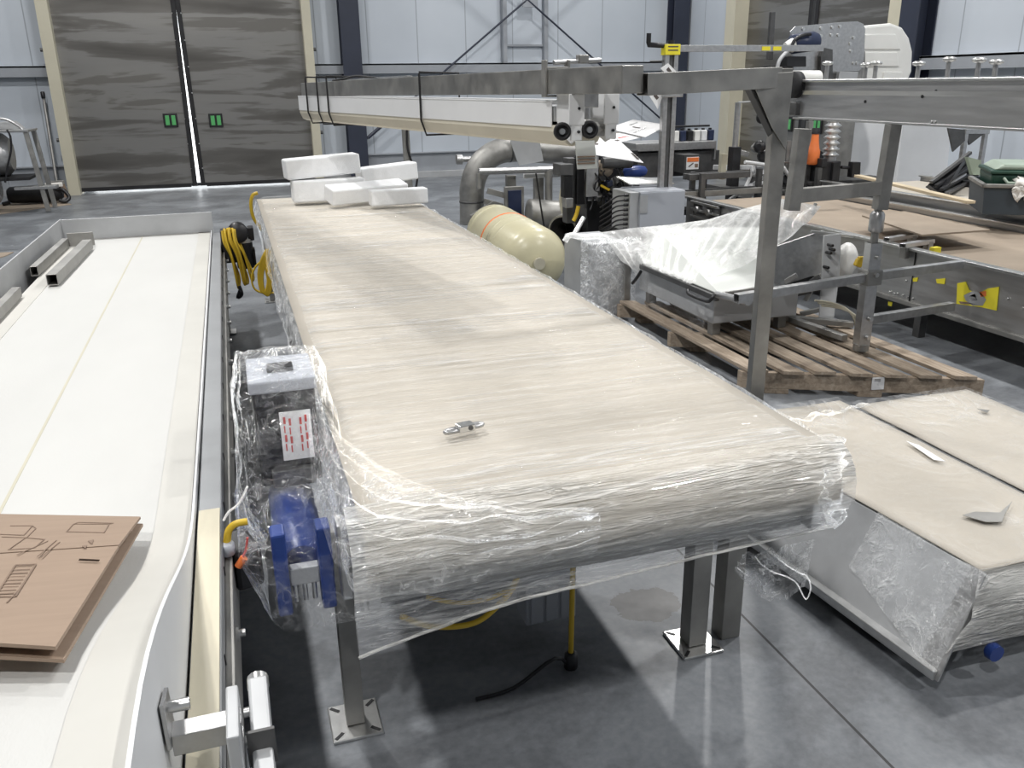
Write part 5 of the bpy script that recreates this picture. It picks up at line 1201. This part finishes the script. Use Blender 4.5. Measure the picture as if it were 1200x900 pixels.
for (u, v) in ((893, 172), (897, 183), (896, 138)):
    q = P(u, v, y=y - .1); h = MB().lathe(q, (-1, -.6, .1), [(0, .02), (.03, .025), (.04, .065), (.07, .065), (.08, .03)], 14).build('star_knob', 'black', T)
    MB().cyl(q, q + Vector((.16, .1, 0)), .014, n=8).build('knob_shaft', 'steel', h)
for (u, v0, v1, w) in ((898, 160, 225, .035), (918, 165, 230, .05), (940, 142, 236, .06), (948, 172, 232, .05)):
    a = P(u, v1, y=y + .1); b = P(u + 2, v0, y=y + .1); MB().hollow((a.x, y + .1, a.z), (a.x, y + .1, b.z), w, w, .004, up=(0, 1, 0)).build('upright', 'steel_dull', T, .003)
q = P(953, 184, y=8.1); bt = MB().lathe(q, (0, 0, 1), [(-.08, .048), (-.07, .066), (.07, .066), (.095, .054), (.17, .042), (.24, .036)], 16).build('bottle', 'orange', T, label='orange-red bottle')
MB().lathe(q + Vector((0, 0, .24)), (0, 0, 1), [(0, .042), (.06, .04), (.06, .02)], 12).build('bottle_cap', 'rubber', bt)
MB().bar(P(882, 231, y=y), P(960, 216, y=y - .1), .05, .03).build('guide_rail', 'steel_bright', T, .003)
MB().bar(P(868, 238, y=y - .1), P(932, 246, y=y - .2), .06, .02).build('guide_rail', 'steel', T, .003)
MB().bar(P(905, 190, y=y - .1), P(958, 192, y=y), .03, .02).build('guide_rail', 'steel_bright', T, .003)
# L rods on the left
MB().cyl(P(861, 175, y=y), P(865, 120, y=y), .03, n=10).build('rod', 'steel', T)
MB().cyl(P(865, 120, y=y), P(884, 119, y=y), .010, n=8).build('rod', 'steel_bright', T)
pp = P(860, 190, y=y); MB().box(pp.x - .05, pp.x + .05, y - .05, y + .05, .0, P(860, 172, y=y).z).build('rod_sleeve', 'black', T, .004)
MB().bar(P(836, 196, y=y + .3), P(878, 196, y=y + .2), .03, .05).build('crossbar', 'white_paint', T, .003)
MB().bar(P(836, 220, y=y), P(905, 222, y=y), .3, .05).build('lower_shelf', 'steel_dark', T, .003)
# white tube frame lying against it
T = thing('tube_frame', 'small white tubular frame leaning beside the gantry post', 'frame', P(895, 235, y=8.2))
for (u0, v0, u1, v1) in ((873, 190, 918, 196), (855, 234, 896, 207), (873, 222, 885, 192), (918, 196, 930, 216), (872, 222, 903, 211), (896, 207, 905, 196)):
    MB().cyl(P(u0, v0, y=8.2), P(u1, v1, y=8.25), .02, n=8).build('tube', 'white_paint', T)
MB().prism([P(874, 191, y=8.28), P(917, 197, y=8.28), P(913, 206, y=8.2), P(882, 203, y=8.2)], (0, .006, .004)).build('panel', 'galv', T)
MB().tube([P(u, v, y=8.2) for u, v in ((815, 205), (823, 214), (826, 226), (824, 232))], .012, 7, 4).build('yellow_hose', 'yellow', T)
# low clutter frames in front of the pipe work
y = 7.92
T = thing('frame_stack', 'stack of dark steel frames and pale rails behind the end of the stainless conveyor', 'frames', (P(845, 215, y=y).x, y, 0))
a = P(812, 226, y=y); b = P(930, 206, y=y)
for k in range(4):
    z = .25 + k * .17
    MB().bar((a.x - .1 * k % .3, y + .02 + .03 * k, z), (b.x - .15 * k, y + .05 + .03 * k, z), .05, .06).build('rail', ('steel_dark', 'black', 'steel_dull', 'steel_dark')[k], T, .003)
    MB().bar((a.x - .1 * k % .3, y + .2, z), (b.x - .15 * k, y + .25, z), .05, .06).build('rail', 'steel_dark', T, .003)
for dx in (.1, .9, 1.5):
    for dy in (.02, .22): MB().box(a.x + dx, a.x + dx + .05, y + dy, y + dy + .05, 0, .80).build('upright', 'steel_dark', T)
MB().box(a.x, b.x - .1, y + .0, y + .3, .02, .2).build('base_box', 'black', T, .005)
MB().hollow(P(845, 210, y=y + .2), P(848, 180, y=y + .2), .06, .06, .004).build('cream_post', 'cream', T, .004)
# ------------------------------------------------------------------ white panels leaning beyond the conveyors
def stand_panel(u0, u1, y0, y1, h, label):
    a = P(u0, 200, y=y0); b = P(u1, 200, y=y1)
    t = MB().prism([(a.x, y0, 0), (b.x, y1, 0), (b.x + .02, y1 + .10, h), (a.x + .02, y0 + .10, h)], (.01, .05, 0))
    tag(t.build('wall_panel', 'white_paint', None, .004), label, 'panel', 'white panels standing behind the conveyors')
stand_panel(990, 1052, 9.55, 9.4, 1.62, 'white panel standing upright below the overhead beam, nearer the corrugated hose')
stand_panel(1054, 1122, 9.35, 9.25, 1.62, 'white panel standing upright beside the tilted black rack')
# slate crate with a rag and green tubs
T = thing('slate_crate', 'dark slate-blue plastic crate on the second conveyor at the right edge', 'crate', P(1151, 251, z=.685))
q = P(1151, 251, z=.685); zc = .685
X, Y, H_ = q.x, q.y, .225
W_, D_ = .95, .62
XF = (Vector((X, Y, zc)), -.62)
MB().prism([(X, Y, zc), (X + W_, Y - .02, zc), (X + W_ + .02, Y - .03, zc + H_), (X - .02, Y - .01, zc + H_)], (0, .012, 0)).build('side', 'crate_blue', T, .004)
MB().prism([(X, Y + D_, zc), (X + W_, Y + D_, zc), (X + W_ + .02, Y + D_ + .01, zc + H_), (X - .02, Y + D_ + .01, zc + H_)], (0, .012, 0)).build('side', 'crate_blue', T, .004)
MB().prism([(X, Y, zc), (X, Y + D_, zc), (X - .02, Y + D_, zc + H_), (X - .02, Y, zc + H_)], (.012, 0, 0)).build('side', 'crate_blue', T, .004)
MB().box(X, X + W_, Y, Y + D_, zc, zc + .012).build('bottom', 'crate_blue', T)
MB().box(X - .035, X + W_ + .03, Y - .03, Y + .015, zc + H_ - .02, zc + H_ + .008).build('rim', 'steel_dull', T, .005)
MB().box(X - .035, X + .0, Y - .03, Y + D_, zc + H_ - .02, zc + H_ + .008).build('rim', 'steel_dull', T, .005)
rc = Vector((X + .30, Y - .02, 0))
def rag(s, t):
    u = s * 2 - 1; v = t
    x = rc.x + u * (.12 + .05 * nz((t * 4, 3, 0), 1)) + .05 * nz((s * 5, t * 4, 1), 1.3, 4)
    z = zc + H_ + .04 - v * (.13 + .10 * nz((s * 4, 1, 0), 1.4, 2)); yy = Y - .035 + (.12 * (1 - v * 4) if v < .25 else 0) - .04 * abs(nz((s * 7, t * 5, 2), 1.4, 6))
    return (x, yy, z + .03 * math.sin(s * 9) * (1 - t))
rg = MB().grid(rag, 30, 20).build('rag', 'cloth', None, solid=.006)
tag(rg, 'crumpled white rag hanging over the rim of the slate crate', 'cloth')
tubs = [(X + .02, .40, 'dark green lidded tub in the slate crate beside the tilted black rack', 'green_pale'), (X + .46, .46, 'large dark green tub in the slate crate behind the white rag', 'green')]
for i, (tx, tw, lb, lm) in enumerate(tubs):
    t = thing('green_tub', lb, 'tub', (tx + tw / 2, Y + .32, zc + .0125), 'green tubs in the slate crate')
    z0 = zc + .0125; z1 = zc + .30
    b = MB().hexa([(tx + .05, Y + .1, z0), (tx + tw - .05, Y + .1, z0), (tx + tw - .05, Y + .54, z0), (tx + .05, Y + .54, z0), (tx + .01, Y + .06, z1), (tx + tw - .01, Y + .06, z1), (tx + tw - .01, Y + .57, z1), (tx + .01, Y + .57, z1)])
    b.build('tub_body', 'green', t, .02)
    MB().box(tx, tx + tw, Y + .045, Y + .585, z1, z1 + .03).build('rim', 'green', t, .012)
    MB().prism([(tx + .02, Y + .06, z1 + .03), (tx + tw - .02, Y + .06, z1 + .03), (tx + tw - .09, Y + .06, z1 + .075), (tx + .09, Y + .06, z1 + .075)], (0, .5, 0)).build('lid', lm, t, .02)
    MB().tube([(tx + .1, Y + .05, z1 - .03), (tx + .12, Y - .0, z1 - .06), (tx + tw - .12, Y - .0, z1 - .06), (tx + tw - .1, Y + .05, z1 - .03)], .012, 7).build('handle', 'green_pale', t)
XF = None
# tilted black rack
T = thing('black_rack', 'black slatted rack tilted against the slate crate', 'rack', P(1120, 225, y=6.75))
ra, rb_, rc_, rd = P(1088, 216, y=6.75), P(1134, 181, y=6.9), P(1149, 206, y=8.2), P(1106, 229, y=6.5)
MB().prism([ra, rb_, rc_, rd], (.02, .05, -.03)).build('panel', 'black', T, .004)
for t in (.0, .33, .66, 1): MB().bar(ra.lerp(rd, t) + Vector((0, -.03, .02)), rb_.lerp(rc_, t) + Vector((0, -.03, .02)), .035, .03).build('rail', 'steel_dark' if t in (0, 1) else 'rubber', T, .003)
MB().bar(ra.lerp(rd, .55).lerp(rb_.lerp(rc_, .55), .2) + Vector((0, -.05, .02)), ra.lerp(rd, .55).lerp(rb_.lerp(rc_, .55), .6) + Vector((0, -.05, .02)), .02, .02).build('lever', 'steel', T)
MB().prism([P(1134, 184, y=6.55), P(1150, 188, y=6.5), P(1149, 205, y=6.5), P(1140, 205, y=6.55)], (.0, .04, .0)).build('pale_flap', 'green_pale', T)
# steel stand with dark tilted plate
y = 7.6
sx = P(1140, 170, y=y).x
T = thing('steel_stand', 'slim steel stand with a dark tilted plate behind the green tubs', 'stand', (sx, y, 0))
for u in (1131, 1154): q = P(u, 160, y=y); MB().hollow((q.x, y, 0), (q.x, y, P(u, 152, y=y).z), .045, .045, .004, up=(0, 1, 0)).build('leg', 'steel', T, .003)
a = P(1130, 154, y=y); b = P(1158, 154, y=y); MB().bar(a, b, .05, .05).build('top_bar', 'steel', T, .003)
MB().prism([P(1111, 150, y=y - .05), P(1131, 152, y=y - .05), P(1131, 165, y=y - .05), P(1117, 178, y=y - .05)], (0, .02, 0)).build('tilted_plate', 'steel_dark', T, .002)
MB().prism([P(1133, 157, y=y - .02), P(1153, 157, y=y - .02), P(1136, 170, y=y - .02)], (0, .02, 0)).build('tilted_plate', 'steel_dark', T, .002)
# ------------------------------------------------------------------ far left: drum machine, broom, sweeper head, boards
y = 14.4
xr = P(36, 200, y=y).x
T = thing('drum_machine', 'steel machine with a wrapped drum in a frame against the far left wall', 'machine', (xr - .6, y, 0))
dz = P(10, 180, y=y).z
MB().lathe((xr - 1.5, y + .1, dz - .02), (1, 0, 0), [(0, .2), (.02, .30), (1.2, .30), (1.28, .22)], 24).build('drum', 'steel', T)
MB().lathe((xr - 1.5, y + .1, dz - .5), (1, 0, 0), [(0, .15), (.02, .20), (1.0, .20), (1.04, .14)], 24).build('lower_drum', 'galv', T)
for t in (.7, 1.05): MB().lathe((xr - 1.5 + t, y + .1, dz - .02), (1, 0, 0), [(-.02, .30), (-.015, .312), (.015, .312), (.02, .30)], 24).build('drum_strap', 'rubber', T)
MB().box(xr - 1.6, xr + .12, y - .3, y + .4, dz + .30, dz + .33).build('top_plate', 'steel_bright', T, .004)
MB().tube([P(u, v, y=y) for u, v in ((-20, 140), (0, 139), (12, 142), (22, 148), (28, 154))], .02, 8, 4).build('hood_tube', 'steel', T)
MB().prism([P(-20, 145, y=y + .1), P(2, 143, y=y + .1), P(14, 142, y=y + .1), P(26, 152, y=y + .1), P(-20, 152, y=y + .1)], (0, .3, 0)).build('hood', 'galv', T, .01)
for dx, dy in ((.0, -.25), (.0, .3), (-1.4, -.25), (-1.4, .3)):
    MB().bar((xr + dx + .08, y + dy, dz + .30), (xr + dx + .18 if dx == 0 else xr + dx, y + dy, .02), .06, .06, up=(0, 1, 0)).build('leg', 'steel_dull', T, .004)
MB().box(xr - 1.6, xr + .02, y - .28, y + .35, dz - .36, dz - .32).build('shelf', 'rubber', T, .003)
MB().box(xr - .2, xr + .35, y - .3, y - .1, .34, .38).build('step', 'steel', T, .003)
MB().tube([P(u, v, y=y - .35) for u, v in ((8, 152), (12, 160), (13, 175), (9, 195), (6, 214))], .014, 7, 4).build('cable', 'black', T)
fb_ = tag(MB().prism([P(-20, 254, z=.001), P(50, 244, z=.001), P(84, 240, z=.001), P(60, 233, z=.001), P(-20, 243, z=.001)], (0, 0, .008)).build('floor_board', 'tan_board'), 'brown cardboard sheet flat on the floor under the black sweeper head', 'cardboard')
tag(MB().prism([P(-30, 312, z=.001), P(8, 300, z=.001), P(16, 296, z=.001), P(-30, 298, z=.001)], (0, 0, .008)).build('floor_board', 'tan_board'), 'brown board on the floor beyond the white conveyor wall, at the left photo edge', 'cardboard')
c = P(42, 239, z=.012)
T = thing('sweeper_head', 'black floor sweeper head with strap lying on the brown cardboard', 'sweeper', (c.x, c.y, .0105))
MB().lathe((c.x - .38, c.y + .08, .155), (1, 0, 0), [(0, .09), (.04, .125), (.5, .14), (.72, .12), (.78, .07)], 16).build('body', 'rubber', T)
MB().tube([(c.x + .3, c.y, .2), (c.x + .42, c.y - .05, .22), (c.x + .5, c.y - .08, .1), (c.x + .44, c.y - .12, .04), (c.x + .36, c.y - .1, .06)], .03, 7, 4).build('strap', 'black', T)
MB().obox((c.x + .3, c.y + .0, .29), (.25, .12, .06), rz=.2).build('pad', 'cloth', T, .01)
MB().tube([(c.x - .35, c.y, .06), (c.x - .46, c.y - .02, .035)], .03, 7).build('foot', 'black', T)
bx_ = P(57, 160, y=16.2).x
T = thing('broom', 'long broom leaning upright against the wall left of the big doors', 'broom', (bx_, 16.2, 0))
MB().cyl((bx_, 16.15, .25), (bx_ - .02, 16.5, P(57, 112, y=16.4).z), .022, n=10).build('handle', 'steel_dull', T)
MB().lathe((bx_ - .02, 16.48, P(57, 114, y=16.4).z), (0, .08, 1), [(-.02, .025), (0, .034), (.08, .034), (.09, .02)], 10).build('grip', 'black', T)
MB().box(bx_ - .11, bx_ + .11, 16.1, 16.2, .20, .27).build('head', 'steel_dull', T, .006)
MB().prism([(bx_ - .11, 16.1, .21), (bx_ + .11, 16.1, .21), (bx_ + .15, 16.08, 0), (bx_ - .15, 16.08, 0)], (0, .09, 0)).build('bristles', 'ink_soft', T)
q = P(96, 226, z=0)
# ------------------------------------------------------------------ light: rows of high-bay lamps and the dim hall around
w = bpy.data.worlds.new('hall'); S.world = w; w.use_nodes = True
w.node_tree.nodes['Background'].inputs[0].default_value = (.80, .88, 1.0, 1)
w.node_tree.nodes['Background'].inputs[1].default_value = .03
def lamp(x, y, e, z=7.6, size=.34, col=(1, .985, .965)):
    l = bpy.data.lights.new('high_bay_lamp', 'AREA'); l.shape = 'DISK'; l.size = size; l.energy = e; l.color = col
    o = bpy.data.objects.new('high_bay_lamp', l); COL.objects.link(o); o.location = (x, y, z)
for x in (-2.0, 6.0):
    for y in (-2.0, 4.0, 10.0, 15.0):
        lamp(x, y, 310 if y < 14 else 150)
